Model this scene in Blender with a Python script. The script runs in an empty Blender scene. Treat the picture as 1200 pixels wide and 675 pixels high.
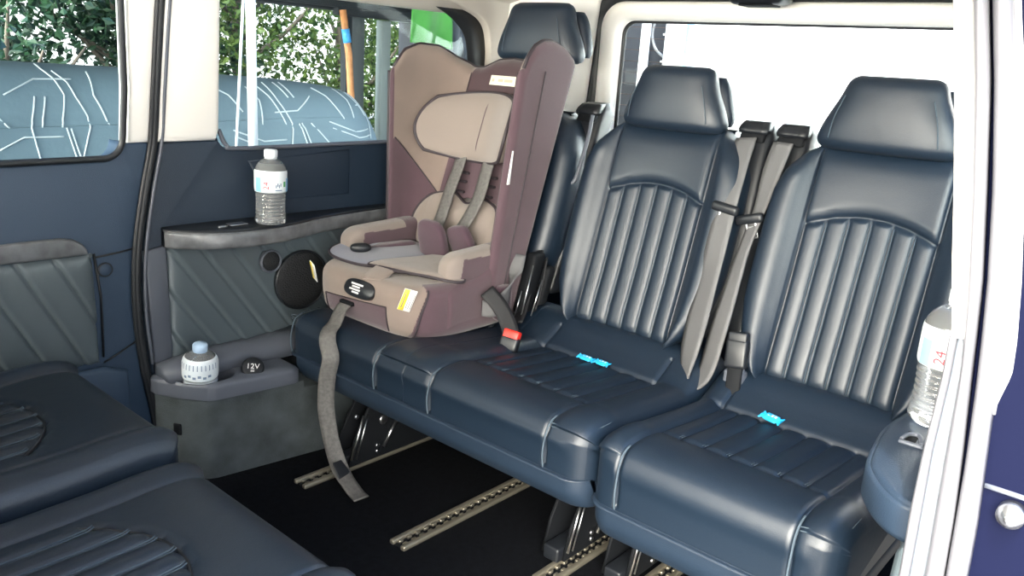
import bpy, bmesh, math, random
from mathutils import Vector, Matrix, Euler
random.seed(7)
PI = math.pi
sc = bpy.context.scene
COL = sc.collection

# ------------------------------------------------------------------ materials
def nodes(name):
    m = bpy.data.materials.new(name)
    m.use_nodes = True
    nt = m.node_tree
    return m, nt, nt.nodes.get('Principled BSDF'), nt.nodes.get('Material Output')

def mat(name, col, rough=.5, metal=0., bump=None, bscale=200., var=0., vscale=6., spec=.5, coat=0., sheen=0., trans=0.):
    m, nt, b, out = nodes(name)
    b.inputs['Base Color'].default_value = (*col, 1)
    b.inputs['Roughness'].default_value = rough
    b.inputs['Metallic'].default_value = metal
    b.inputs['Specular IOR Level'].default_value = spec
    b.inputs['Coat Weight'].default_value = coat
    b.inputs['Sheen Weight'].default_value = sheen
    tc = nt.nodes.new('ShaderNodeTexCoord')
    if var > 0:
        n = nt.nodes.new('ShaderNodeTexNoise'); n.inputs['Scale'].default_value = vscale; n.inputs['Detail'].default_value = 6
        nt.links.new(tc.outputs['Object'], n.inputs['Vector'])
        r = nt.nodes.new('ShaderNodeValToRGB')
        r.color_ramp.elements[0].position = .3; r.color_ramp.elements[1].position = .7
        r.color_ramp.elements[0].color = (*[c*(1-var) for c in col], 1)
        r.color_ramp.elements[1].color = (*[min(1, c*(1+var)) for c in col], 1)
        nt.links.new(n.outputs['Fac'], r.inputs['Fac']); nt.links.new(r.outputs['Color'], b.inputs['Base Color'])
    if bump:
        n2 = nt.nodes.new('ShaderNodeTexNoise'); n2.inputs['Scale'].default_value = bscale; n2.inputs['Detail'].default_value = 3
        nt.links.new(tc.outputs['Object'], n2.inputs['Vector'])
        bp = nt.nodes.new('ShaderNodeBump'); bp.inputs['Strength'].default_value = bump; bp.inputs['Distance'].default_value = .002
        nt.links.new(n2.outputs['Fac'], bp.inputs['Height']); nt.links.new(bp.outputs['Normal'], b.inputs['Normal'])
    return m

def leather(name, col, rough):
    m, nt, b, out = nodes(name)
    b.inputs['Base Color'].default_value = (*col, 1)
    b.inputs['Roughness'].default_value = rough
    b.inputs['Specular IOR Level'].default_value = .62
    tc = nt.nodes.new('ShaderNodeTexCoord')
    v = nt.nodes.new('ShaderNodeTexVoronoi'); v.inputs['Scale'].default_value = 420
    n = nt.nodes.new('ShaderNodeTexNoise'); n.inputs['Scale'].default_value = 22; n.inputs['Detail'].default_value = 5
    nt.links.new(tc.outputs['Object'], v.inputs['Vector']); nt.links.new(tc.outputs['Object'], n.inputs['Vector'])
    a = nt.nodes.new('ShaderNodeMath'); a.operation = 'MULTIPLY_ADD'; a.inputs[1].default_value = .12
    nt.links.new(v.outputs['Distance'], a.inputs[0]); nt.links.new(n.outputs['Fac'], a.inputs[2])
    bp = nt.nodes.new('ShaderNodeBump'); bp.inputs['Strength'].default_value = .22; bp.inputs['Distance'].default_value = .004
    nt.links.new(a.outputs[0], bp.inputs['Height']); nt.links.new(bp.outputs['Normal'], b.inputs['Normal'])
    return m

def thin_glass(name, tint=(1, 1, 1), gloss=.6):
    m, nt, b, out = nodes(name)
    nt.nodes.remove(b)
    t = nt.nodes.new('ShaderNodeBsdfTransparent'); t.inputs['Color'].default_value = (*tint, 1)
    g = nt.nodes.new('ShaderNodeBsdfGlossy'); g.inputs['Roughness'].default_value = .02
    f = nt.nodes.new('ShaderNodeFresnel'); f.inputs['IOR'].default_value = 1.45
    mu = nt.nodes.new('ShaderNodeMath'); mu.operation = 'MULTIPLY'; mu.inputs[1].default_value = gloss
    mx = nt.nodes.new('ShaderNodeMixShader')
    nt.links.new(f.outputs[0], mu.inputs[0]); nt.links.new(mu.outputs[0], mx.inputs[0])
    nt.links.new(t.outputs[0], mx.inputs[1]); nt.links.new(g.outputs[0], mx.inputs[2])
    nt.links.new(mx.outputs[0], out.inputs['Surface'])
    return m

def leaf_mat(name, c1, c2):
    m, nt, b, out = nodes(name)
    b.inputs['Roughness'].default_value = .55
    oi = nt.nodes.new('ShaderNodeNewGeometry')
    r = nt.nodes.new('ShaderNodeValToRGB')
    r.color_ramp.elements[0].color = (*c1, 1); r.color_ramp.elements[1].color = (*c2, 1)
    nt.links.new(oi.outputs['Random Per Island'], r.inputs['Fac'])
    nt.links.new(r.outputs['Color'], b.inputs['Base Color'])
    tr = nt.nodes.new('ShaderNodeBsdfTranslucent'); nt.links.new(r.outputs['Color'], tr.inputs['Color'])
    mx = nt.nodes.new('ShaderNodeMixShader'); mx.inputs[0].default_value = .45
    nt.links.new(b.outputs[0], mx.inputs[1]); nt.links.new(tr.outputs[0], mx.inputs[2])
    nt.links.new(mx.outputs[0], out.inputs['Surface'])
    return m

def stripes(name, c1, c2, scale, axis, rough=.5, detail=0.):
    """webbing: fine weave plus lengthwise stripes along an object axis"""
    m, nt, b, out = nodes(name)
    b.inputs['Roughness'].default_value = rough
    tc = nt.nodes.new('ShaderNodeTexCoord')
    w = nt.nodes.new('ShaderNodeTexWave'); w.bands_direction = axis; w.inputs['Scale'].default_value = scale
    w.inputs['Distortion'].default_value = detail
    nt.links.new(tc.outputs['UV'] if axis == 'U' else tc.outputs['Object'], w.inputs['Vector'])
    r = nt.nodes.new('ShaderNodeValToRGB')
    r.color_ramp.elements[0].color = (*c1, 1); r.color_ramp.elements[1].color = (*c2, 1)
    nt.links.new(w.outputs['Fac'], r.inputs['Fac']); nt.links.new(r.outputs['Color'], b.inputs['Base Color'])
    bp = nt.nodes.new('ShaderNodeBump'); bp.inputs['Strength'].default_value = .3; bp.inputs['Distance'].default_value = .002
    nt.links.new(w.outputs['Fac'], bp.inputs['Height']); nt.links.new(bp.outputs['Normal'], b.inputs['Normal'])
    return m

M = {}
M['leather'] = leather('navy_black_leather', (.006, .014, .027), .44)
M['stitch'] = mat('grey_thread', (.07, .095, .12), .7, spec=.1)
M['trim'] = mat('dark_blue_grey_plastic', (.014, .026, .046), .48, bump=.25, bscale=500)
M['door_trim'] = mat('door_blue_grey_plastic', (.028, .052, .092), .5, bump=.25, bscale=500)
M['black'] = mat('black_plastic', (.012, .014, .018), .38)
M['matte_black'] = mat('matte_black', (.005, .006, .008), .7, spec=.2)
M['console'] = mat('console_grey_plastic', (.09, .10, .125), .4, bump=.2, bscale=500)
M['carpet_side'] = mat('grey_side_carpet', (.068, .080, .085), .95, bump=.8, bscale=300, var=.3, vscale=12, spec=.15)
M['carpet'] = mat('black_floor_carpet', (.006, .0068, .009), .95, bump=.9, bscale=350, var=.3, vscale=60, spec=.08)
M['cream'] = mat('cream_pillar_plastic', (.90, .875, .83), .55, bump=.15, bscale=400)
M['headliner'] = mat('cream_headliner', (.52, .48, .43), .9, bump=.3, bscale=400)
M['decor'] = mat('grey_grained_decor', (.12, .125, .135), .32, var=.35, vscale=28, coat=.3)
M['quilt'] = leather('blue_grey_quilted_vinyl', (.085, .108, .122), .38)
M['rubber'] = mat('black_rubber_seal', (.012, .014, .017), .45)
M['seal'] = mat('pale_grey_seal', (.125, .125, .14), .35)
M['seal_flat'] = mat('pale_jamb_trim', (.11, .125, .15), .5)
M['paint'] = mat('navy_body_paint', (.002, .003, .014), .7, spec=.05)
M['hose_jamb_sun'] = mat('hose_and_jamb_sun_patch', (.22, .22, .23), .4)  # sunlight painted on the navy jamb; also colours the hose
M['steel'] = mat('brushed_steel', (.55, .56, .58), .3, metal=1.)
M['rail'] = mat('brass_toned_rail', (.42, .38, .30), .38, metal=.8)
M['taupe'] = mat('taupe_fabric', (.215, .166, .142), .9, bump=.5, bscale=900, sheen=.3, var=.08, vscale=8)
M['taupe_light'] = mat('pale_taupe_fabric', (.228, .188, .168), .9, bump=.5, bscale=900, sheen=.3)
M['mauve'] = mat('mauve_brown_fabric', (.078, .043, .056), .88, bump=.5, bscale=900, sheen=.3, var=.08, vscale=8)
M['brown'] = mat('dark_plum_fabric', (.055, .030, .036), .88, bump=.5, bscale=900, sheen=.2)
M['purple'] = mat('plum_fabric', (.062, .031, .047), .85, bump=.5, bscale=900, sheen=.3)
M['piping'] = mat('dark_piping', (.028, .020, .026), .6)
M['lilac'] = mat('lilac_grey_fabric', (.17, .175, .22), .8, bump=.4, bscale=900, sheen=.3)
M['harness'] = mat('grey_harness_webbing', (.125, .12, .115), .5, bump=.6, bscale=900, var=.25, vscale=120)
M['belt'] = mat('seat_belt_webbing', (.115, .115, .12), .5, bump=.5, bscale=1200)
M['belt_dark'] = mat('seat_belt_webbing_black', (.010, .010, .012), .5, bump=.5, bscale=1200)
M['red'] = mat('red_release_button', (.80, .03, .02), .35)
M['yellow'] = mat('yellow_label', (.80, .62, .06), .5)
M['white'] = mat('white_label', (.80, .80, .78), .5)
M['tag'] = mat('cream_tag', (.78, .72, .58), .6)
M['tag_white'] = mat('white_tag', (.72, .72, .72), .6)
M['print'] = mat('grey_print', (.25, .22, .2), .6)
M['cyan'] = mat('bright_blue_wrapper', (.02, .42, .80), .3, coat=.4)
M['cap'] = mat('white_bottle_cap', (.78, .84, .90), .4)
M['cap_blue'] = mat('pale_blue_cap', (.50, .66, .86), .4)
M['label'] = mat('pale_bottle_label', (.80, .86, .90), .4)
M['label_blue'] = mat('blue_label_band', (.25, .50, .75), .4)
M['label_green'] = mat('green_label_mark', (.08, .40, .14), .4)
M['ink_red'] = mat('red_ink', (.65, .04, .06), .5)
M['ink_blue'] = mat('grey_blue_ink', (.20, .28, .40), .5)
M['pole'] = mat('white_pole_paint', (.75, .77, .78), .4)
M['grey_post'] = mat('grey_post_paint', (.06, .075, .08), .5)
M['pale_post'] = mat('pale_post_paint', (.20, .24, .24), .5)
M['canopy'] = mat('dark_grey_canopy', (.018, .022, .026), .8, spec=.2)
M['canvas'] = mat('blue_grey_canvas', (.085, .135, .172), .8, bump=.5, bscale=60, var=.10, vscale=2.5)
M['line'] = mat('pale_pattern_line', (.36, .42, .46), .7)
M['heater'] = mat('heater_wire', (.16, .10, .07), .6)
M['faint'] = mat('faint_tan_print', (.50, .42, .30), .6)
M['wood'] = mat('orange_wood', (.45, .20, .08), .6, var=.3, vscale=20)
M['tape'] = mat('blue_tape', (.05, .30, .65), .5)
M['green_cloth'] = mat('green_cloth', (.016, .115, .010), .85, bump=.5, bscale=150, var=.2, vscale=10)
M['grey_cloth'] = mat('slate_cloth', (.010, .015, .024), .85, bump=.5, bscale=150, var=.2, vscale=10)
M['shed'] = mat('dark_shed_boards', (.012, .014, .020), .8, var=.3, vscale=3)
M['concrete'] = mat('pale_concrete', (.42, .40, .37), .9, bump=.4, bscale=40, var=.15, vscale=2)
M['bark'] = mat('grey_bark', (.09, .075, .06), .9, bump=.8, bscale=40, var=.3, vscale=10)
M['leaf_dark'] = leaf_mat('dark_green_leaves', (.006, .022, .016), (.028, .075, .030))
M['leaf_mid'] = leaf_mat('mid_green_leaves', (.016, .050, .012), (.10, .15, .03))
M['glass'] = thin_glass('window_glass', (.92, .97, .98), .12)

m, nt, b, out = nodes('clear_bottle_plastic')
b.inputs['Base Color'].default_value = (.94, .98, 1, 1); b.inputs['Transmission Weight'].default_value = .86
b.inputs['Roughness'].default_value = .03; b.inputs['IOR'].default_value = 1.22; b.inputs['Coat Weight'].default_value = 1.; b.inputs['Coat Roughness'].default_value = .04
M['water'] = m

m, nt, b, out = nodes('white_corrugated_sheet')
b.inputs['Base Color'].default_value = (.86, .88, .90, 1); b.inputs['Roughness'].default_value = .7
M['sheet'] = m

# speaker mesh: fine holes
m, nt, b, out = nodes('speaker_mesh')
b.inputs['Base Color'].default_value = (.010, .011, .013, 1); b.inputs['Roughness'].default_value = .6
tc = nt.nodes.new('ShaderNodeTexCoord'); v = nt.nodes.new('ShaderNodeTexVoronoi'); v.inputs['Scale'].default_value = 260
nt.links.new(tc.outputs['Object'], v.inputs['Vector'])
bp = nt.nodes.new('ShaderNodeBump'); bp.inputs['Strength'].default_value = .9; bp.inputs['Distance'].default_value = .002
nt.links.new(v.outputs['Distance'], bp.inputs['Height']); nt.links.new(bp.outputs['Normal'], b.inputs['Normal'])
M['mesh'] = m

# ------------------------------------------------------------------ geometry helpers (all world coordinates)
class G:
    """one mesh under construction"""
    def __init__(s): s.v = []; s.f = []; s.m = []
    def add(s, v, f, mi=0):
        o = len(s.v); s.v += [tuple(p) for p in v]; s.f += [tuple(i+o for i in q) for q in f]
        s.m += [mi]*len(f) if isinstance(mi, int) else list(mi)
        return s

def grid(rows, cu=False, cv=False):
    """rows of equal-length point lists -> (v, f); cu closes along a row, cv closes across rows"""
    nv = len(rows); nu = len(rows[0]); v = [p for r in rows for p in r]; f = []
    for j in range(nv if cv else nv-1):
        for i in range(nu if cu else nu-1):
            a = j*nu+i; b_ = j*nu+(i+1) % nu; c = ((j+1) % nv)*nu+(i+1) % nu; d = ((j+1) % nv)*nu+i
            f.append((a, b_, c, d))
    return v, f

def loft(rings, cap=True):
    v, f = grid(rings, cu=True); n = len(rings[0])
    if cap:
        f = f + [tuple(reversed(range(n))), tuple(range((len(rings)-1)*n, len(rings)*n))]
    return v, f

def smooth_path(pts, n=8):
    P_ = [Vector(p) for p in pts]
    if len(P_) < 3: return P_
    P_ = [2*P_[0]-P_[1]] + P_ + [2*P_[-1]-P_[-2]]
    o = []
    for i in range(1, len(P_)-2):
        a, b_, c, d = P_[i-1:i+3]
        for k in range(n):
            t = k/n
            o.append(.5*((2*b_)+(c-a)*t+(2*a-5*b_+4*c-d)*t*t+(3*b_-a-3*c+d)*t**3))
    o.append(P_[-2]); return o

def tube(pts, r, n=8, closed=False):
    P_ = [Vector(p) for p in pts]; rings = []; N = len(P_); up = None
    for i, p in enumerate(P_):
        if closed: t = P_[(i+1) % N]-P_[i-1]
        else: t = P_[min(i+1, N-1)]-P_[max(i-1, 0)]
        t.normalize()
        if up is None:
            up = Vector((0, 0, 1)) if abs(t.z) < .9 else Vector((1, 0, 0))
        s = t.cross(up)
        if s.length < 1e-6: s = t.orthogonal()
        s.normalize(); up = s.cross(t).normalized()
        rr = r[i] if isinstance(r, (list, tuple)) else r
        rings.append([p+rr*(math.cos(2*PI*k/n)*s+math.sin(2*PI*k/n)*up) for k in range(n)])
    if closed:
        return grid(rings, cu=True, cv=True)
    return loft(rings)

def strap(pts, sides, w, th=.0022, n=8):
    """flat webbing along pts; sides: width direction (one vector or a list)"""
    P_ = smooth_path(pts, n)
    if isinstance(sides[0], (int, float)): S = [Vector(sides)]*len(P_)
    else: S = smooth_path(sides, n)
    if not isinstance(w, (list, tuple)): W = [w]*len(P_)
    else: W = [p.x for p in smooth_path([(x, 0, 0) for x in w], n)]
    rings = []; N = len(P_)
    for i, p in enumerate(P_):
        t = (P_[min(i+1, N-1)]-P_[max(i-1, 0)]).normalized()
        s = S[i]-t*S[i].dot(t); s.normalize(); nn = t.cross(s)
        h = W[i]/2
        rings.append([p-s*h-nn*th, p-s*h*.5-nn*th*1.2, p+s*h*.5-nn*th*1.2, p+s*h-nn*th, p+s*h+nn*th, p+s*h*.5+nn*th*1.2, p-s*h*.5+nn*th*1.2, p-s*h+nn*th])
    return loft(rings)

def rbox(lo, hi, r=.01, seg=3, fn=None):
    bm = bmesh.new(); bmesh.ops.create_cube(bm, size=1)
    for v in bm.verts:
        v.co = Vector([(lo[k]+hi[k])/2+v.co[k]*(hi[k]-lo[k]) for k in range(3)])
    r = min(r, *[.49*abs(hi[k]-lo[k]) for k in range(3)])
    bmesh.ops.bevel(bm, geom=bm.edges[:], offset=r, segments=seg, profile=.5, affect='EDGES')
    v = [tuple(x.co) for x in bm.verts]; bm.verts.index_update()
    f = [tuple(x.index for x in q.verts) for q in bm.faces]; bm.free()
    if fn: v = [fn(p) for p in v]
    return v, f

def prism(poly, a, b_, place, r=0., seg=2):
    """poly of (p,q); extruded a..b_; place(p,q,d)->xyz ; edges of both faces rounded by r"""
    bm = bmesh.new()
    vs = [bm.verts.new((p, q_, a)) for p, q_ in poly]; f0 = bm.faces.new(vs)
    res = bmesh.ops.extrude_face_region(bm, geom=[f0])
    top = [e for e in res['geom'] if isinstance(e, bmesh.types.BMVert)]
    for v in top: v.co.z = b_
    if r > 0:
        ed = [e for e in bm.edges if abs(e.verts[0].co.z-e.verts[1].co.z) < 1e-9]
        bmesh.ops.bevel(bm, geom=ed, offset=r, segments=seg, profile=.5, affect='EDGES', clamp_overlap=True)
    bm.verts.index_update()
    v = [tuple(place(*x.co)) for x in bm.verts]; f = [tuple(x.index for x in q_.verts) for q_ in bm.faces]
    bm.free(); return v, f

def lathe(prof, c, n=32, axis='z', ang=None):
    """prof (r,h) list revolved about axis through c"""
    rings = []
    for r_, h in prof:
        ring = []
        for k in range(n):
            a = 2*PI*k/n; x, y = r_*math.cos(a), r_*math.sin(a)
            p = {'z': (x, y, h), 'y': (x, h, y), 'x': (h, x, y)}[axis]
            ring.append((c[0]+p[0], c[1]+p[1], c[2]+p[2]))
        rings.append(ring)
    return loft(rings)

def rot_about(v, c, e):
    R_ = Euler(e).to_matrix(); c = Vector(c)
    return [tuple(R_ @ (Vector(p)-c)+c) for p in v]

def lerp(a, b_, t): return a+(b_-a)*t
def interp(x, xs, ys):
    if x <= xs[0]: return ys[0]
    for i in range(len(xs)-1):
        if x <= xs[i+1]: return lerp(ys[i], ys[i+1], (x-xs[i])/(xs[i+1]-xs[i]))
    return ys[-1]
def sstep(a, b_, x):
    t = max(0, min(1, (x-a)/(b_-a))); return t*t*(3-2*t)
def gauss(d, w): return math.exp(-(d/w)**2)
def dense(lo, hi, step, cuts, fine):
    """sorted coordinates with extra lines around each cut"""
    n = max(2, round((hi-lo)/step)); s = {round(lo+(hi-lo)*i/n, 5) for i in range(n+1)}
    for c in cuts:
        for d in (-2*fine, -fine, -.5*fine, 0, .5*fine, fine, 2*fine):
            if lo < c+d < hi: s.add(round(c+d, 5))
    o = []
    for x in sorted(s):
        if not o or x-o[-1] > fine*.3: o.append(x)
    o[-1] = hi
    return o

# ------------------------------------------------------------------ objects
ORIGIN = {}
def finish(name, g, mats, parent=None, smooth=True, origin=None, angle=None):
    me = bpy.data.meshes.new(name)
    o0 = Vector(origin) if origin is not None else (ORIGIN[parent.name] if parent else Vector((0, 0, 0)))
    me.from_pydata([tuple(Vector(p)-o0) for p in g.v], [], g.f)
    for m_ in (mats if isinstance(mats, (list, tuple)) else [mats]):
        me.materials.append(M[m_] if isinstance(m_, str) else m_)
    me.polygons.foreach_set('material_index', g.m)
    bm = bmesh.new(); bm.from_mesh(me); bmesh.ops.recalc_face_normals(bm, faces=bm.faces); bm.to_mesh(me); bm.free()
    me.polygons.foreach_set('use_smooth', [smooth]*len(me.polygons))
    if smooth and angle is not None: me.set_sharp_from_angle(angle=math.radians(angle))
    me.update()
    o = bpy.data.objects.new(name, me); COL.objects.link(o)
    if parent:
        o.parent = parent; ORIGIN[o.name] = ORIGIN[parent.name]
        if not parent.parent and parent.type == 'EMPTY': pass
        else: o.location = (0, 0, 0)
    else:
        o.location = o0; ORIGIN[o.name] = o0
    return o
def part(name, vf, mats, parent, **k):
    g = G()
    for q in (vf if isinstance(vf, list) else [vf]): g.add(*q)
    return finish(name, g, mats, parent, **k)
def empty(name, loc):
    o = bpy.data.objects.new(name, None); COL.objects.link(o); o.location = loc; o.empty_display_size = .05
    ORIGIN[o.name] = Vector(loc); return o
def tag(o, label=None, cat=None, group=None, kind=None):
    if label: o['label'] = label
    if cat: o['category'] = cat
    if group: o['group'] = group
    if kind: o['kind'] = kind
    return o
def thing(name, label, cat, loc, group=None): return tag(empty(name, loc), label, cat, group)
def solo(name, vf, mats, label, cat, group=None, **k):
    """a thing that is one mesh: origin at its base"""
    g = G()
    for q in (vf if isinstance(vf, list) else [vf]): g.add(*q)
    if 'origin' not in k:
        xs = [p[0] for p in g.v]; ys = [p[1] for p in g.v]; zs = [p[2] for p in g.v]
        k['origin'] = ((min(xs)+max(xs))/2, (min(ys)+max(ys))/2, min(zs))
    return tag(finish(name, g, mats, None, **k), label, cat, group)
def struct(name, vf, mats, **k):
    return tag(part(name, vf, mats, None, **k), kind='structure')

def text_vf(s, size, place, depth=.0004):
    """lettering as a mesh: place(x,y,d)->xyz"""
    cu = bpy.data.curves.new('lettering', 'FONT'); cu.body = s; cu.size = size; cu.extrude = depth; cu.align_x = 'CENTER'; cu.align_y = 'CENTER'
    cu.resolution_u = 4
    o = bpy.data.objects.new('lettering', cu); COL.objects.link(o)
    dg = bpy.context.evaluated_depsgraph_get(); me = bpy.data.meshes.new_from_object(o.evaluated_get(dg))
    v = [tuple(place(*p.co)) for p in me.vertices]; f = [tuple(p.vertices) for p in me.polygons]
    bpy.data.objects.remove(o); bpy.data.meshes.remove(me); bpy.data.curves.remove(cu)
    return v, f

# ------------------------------------------------------------------ seat building blocks
def cushion_vf(yc, y0, y1, x0, zt, zb, depth, mirror=None, flutes=True, seam=.178, arch=False, arch_x=.2, r_end=.05, r_ends=None):
    """upholstered seat cushion: an x-z outline swept along y with rounded ends, seams and a fluted middle"""
    def outline():
        pts = []                                                     # (x, z, nx, nz) from bottom rear round the front to the top rear
        raw = [(depth, zb), (.05, zb), (.006, zb), (.001, zb+.004), (.000, zb+(zt-zb)*.40), (-.004, zb+(zt-zb)*.62), (.002, zt-.030), (.014, zt-.012), (.036, zt-.001), (.07, zt+.003), (.11, zt+.001),
               (.145, zt-.006), (.20, zt-.012), (.30, zt-.022), (.40, zt-.030), (.43, zt-.026), (.47, zt-.004), (.51, zt+.022), (.545, zt+.034), (depth, zt+.030)]
        if arch: raw = raw[:10]+[(.11, zt+.002), (.2, zt-.004), (.35, zt-.008), (depth-.02, zt-.008), (depth, zt-.02)]
        P_ = smooth_path([(p[0], 0, p[1]) for p in raw], 10)
        n = len(P_)
        for i, p in enumerate(P_):
            t = P_[min(i+1, n-1)]-P_[max(i-1, 0)]
            t.normalize(); pts.append((p.x, p.z, t.z, -t.x))
        return pts
    prof = [(x, z, -nx, -nz) for x, z, nx, nz in outline()]
    fl = [(k-2.5)*.053 for k in range(6)] if not arch else [(k-3)*.045 for k in range(7)]
    ys = dense(y0, y1, .012, [yc+f for f in fl]+[yc-seam, yc+seam], .004)
    ys = sorted(set(ys+[y0+.002, y0+.006, y0+.012, y0+.02, y0+.03, y1-.002, y1-.006, y1-.012, y1-.02, y1-.03]))
    rings = []
    for y in ys:
        ra, rb = r_ends or (r_end, r_end); e, rr_ = (y-y0, ra) if y-y0 < y1-y else (y1-y, rb)
        ins = 0 if e >= rr_ else rr_-math.sqrt(max(0, rr_**2-(rr_-e)**2))
        ins = min(ins, rr_*.85); yy = y-yc; ring = []
        for x, z, nx, nz in prof:
            top = nz > .6 and z > zt-.05; front = x < .05 and z > zb+.01
            d = 0.
            if top or front:
                d -= .0075*gauss(abs(yy)-seam, .0045)*(1 if x < .5 else 0)
            if top:
                bol = sstep(seam, seam+.035, abs(yy))*(1-sstep(.40, .52, x))
                d += .012*bol
                if not arch:
                    inside = abs(yy) < seam-.01
                    if inside and flutes:
                        m_ = sstep(.140, .152, x)*(1-sstep(.415, .428, x))
                        q = (yy/.053-.5) % 1.0; q = min(q, 1-q)*.053
                        if abs(yy) < .150: d += m_*(-.0055*gauss(q, .005)+.004*(1-gauss(q, .014)))
                    d -= .006*gauss(x-.145, .006)*(abs(yy) < seam)+.008*gauss(x-.423, .007)*(abs(yy) < seam+.02)
                else:
                    ax = arch_x+.55*yy*yy/.16
                    m_ = sstep(ax-.004, ax+.006, x)*(abs(yy) < .157)
                    q = (yy/.045) % 1.0; q = min(q, 1-q)*.045
                    d += m_*(-.008*gauss(q, .005)+.006*(1-gauss(q, .014)))
                    if abs(yy) < .158: d -= .010*gauss(x-ax, .007)
            X = x0+x+nx*(d-ins); X = max(X, x0+ins*1.06) if ins > 0 and z < zt-.03 and x < .07 else X; Z = z+nz*d-max(0, nz)*ins
            if ins > 0: Z = max(Z, zb)
            ring.append((X if mirror is None else mirror-X, y, Z))
        rings.append(ring)
    return loft(rings)

def cushion_stitches(yc, x0, zt, y0, y1, seam=.178, zb=.30, mirror=None):
    """thread pairs at the ends of the flutes and round the front corners, the piped front seams"""
    out_ = []; k = 0
    for k in range(6):
        y = yc+(k-2.5)*.053
        for s in (-.0028, .0028):
            out_.append(tube([(x0+.150+.018*t/4, y+s, zt-.0065-.0004*t) for t in range(5)], .0009, 5))
    for sd in (-1, 1):
        ysm = yc+sd*seam
        pts = [(x0-.002, ysm, zb+.012), (x0-.006, ysm, zb+.035), (x0-.0065, ysm, zb+.06), (x0+.0005, ysm, zt-.032), (x0+.012, ysm, zt-.013), (x0+.034, ysm, zt-.003)]
        out_.append(tube(smooth_path(pts, 6), .0022, 6))
    for sd, ye in ((-1, y0), (1, y1)):
        ysm = yc+sd*seam
        for h in (-.012, -.020):
            ee = [(x0+.006, ysm+sd*.004, zt+h+.002), (x0+.010, ysm+sd*.02, zt+h+.003), (x0+.022, ye-sd*.024, zt+h+.004), (x0+.05, ye-sd*.012, zt+h+.006), (x0+.10, ye-sd*.010, zt+h+.008)]
            out_.append(tube(smooth_path(ee, 6), .0010, 5))
    return out_

ZB = [.425, .44, .47, .53, .60, .66, .80, .87, .92, .95, .967, .985]
XB = [.535, .533, .540, .560, .583, .600, .640, .660, .675, .685, .691, .700]
def back_x(z):
    return sum(interp(z+d, ZB, XB) for d in (-.03, -.02, -.01, 0, .01, .02, .03))/7 if .46 < z < .95 else interp(z, ZB, XB)
def backrest_vf(yc, dx=0., hw=.255, mirror=None, dz=0., pan=.148):
    HB = [.425, .44, .47, .53, .60, .66, .80, .87, .92, .95, .967, .985]
    HW = [.62, .68, .80, .93, .99, 1.0, 1.0, .98, .90, .80, .72, .55]
    zs = dense(.425, .985, .012, [.82, .80], .004); zs = sorted(set(zs+[.980, .975, .43, .435]))
    zs = sorted(set(zs+[.78+.003*k for k in range(22)])); z_ = [zs[0]]
    for z in zs[1:]:
        if z-z_[-1] > .0022: z_.append(z)
    zs = z_
    fl = [(k-2)*.049 for k in range(5)]
    ys = dense(-hw, hw, .012, fl+[-pan, pan], .004)
    us = [y/hw for y in ys]
    front = []; back = []
    for z in zs:
        h = interp(z, HB, HW); xb = back_x(z); rowf = []; rowb = []
        endz = min(z-.425, .985-z); ins = .03-math.sqrt(max(0, .03**2-(.03-min(.03, endz))**2))
        for u, y in zip(us, ys):
            yy = y if abs(y) <= pan else math.copysign(pan+(abs(y)-pan)*(hw*h-pan)/(hw-pan) if hw*h > pan+.01 else pan+(abs(y)-pan)*.12, y)
            a = abs(u)
            e = 1-a; rd = .05; ed = min(rd, e*hw); r_in = rd-math.sqrt(max(0, rd*rd-(rd-ed)**2))
            bol = sstep(pan/hw+.02, .80, a)*(1-sstep(.90, .97, z))*.028
            f = -bol+r_in*.9+ins
            # centre panel hollow, seams, flutes
            if abs(y) < pan:
                f += .010*(1-(y/pan)**2)*(1-sstep(.80, .95, z))
                za = .828-.035*(y/pan)**2
                if z < za:
                    q = (y/.049) % 1.0; q = min(q, 1-q)*.049
                    fade = sstep(.432, .45, z)*sstep(za, za-.010, z)
                    f -= fade*(.0045*(1-gauss(q, .014)))
                    f += fade*.006*gauss(q, .0042)
                f += .008*gauss(z-za, .006)
                f -= .008*sstep(za, za+.03, z)*(1-sstep(.94, .97, z))
            f += .010*gauss(abs(y)-pan, .0055)*(z < .97)
            X = xb+dx+f
            rowf.append((X if mirror is None else mirror-X, yc+yy, z+dz))
            Xb = xb+dx+.105-r_in*.9-ins
            rowb.append((Xb if mirror is None else mirror-Xb, yc+yy, z+dz))
        front.append(rowf); back.append(rowb)
    rings = [f_+list(reversed(b_)) for f_, b_ in zip(front, back)]
    return loft(rings)

def back_stitches(yc, dx=0., pan=.148, dz=0.):
    out_ = []
    for k in range(5):
        y0 = (k-2)*.049; za = .828-.035*(y0/pan)**2
        for s in (-.0032, .0032):
            pts = []
            n = 24
            for i in range(n+1):
                z = lerp(.448, za-.008, i/n); y = y0+s
                f = .010*(1-(y/pan)**2)*(1-sstep(.80, .95, z))+.0005
                pts.append((back_x(z)+dx+f, yc+y, z+dz))
            out_.append(tube(pts, .0011, 5))
    return out_

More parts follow.
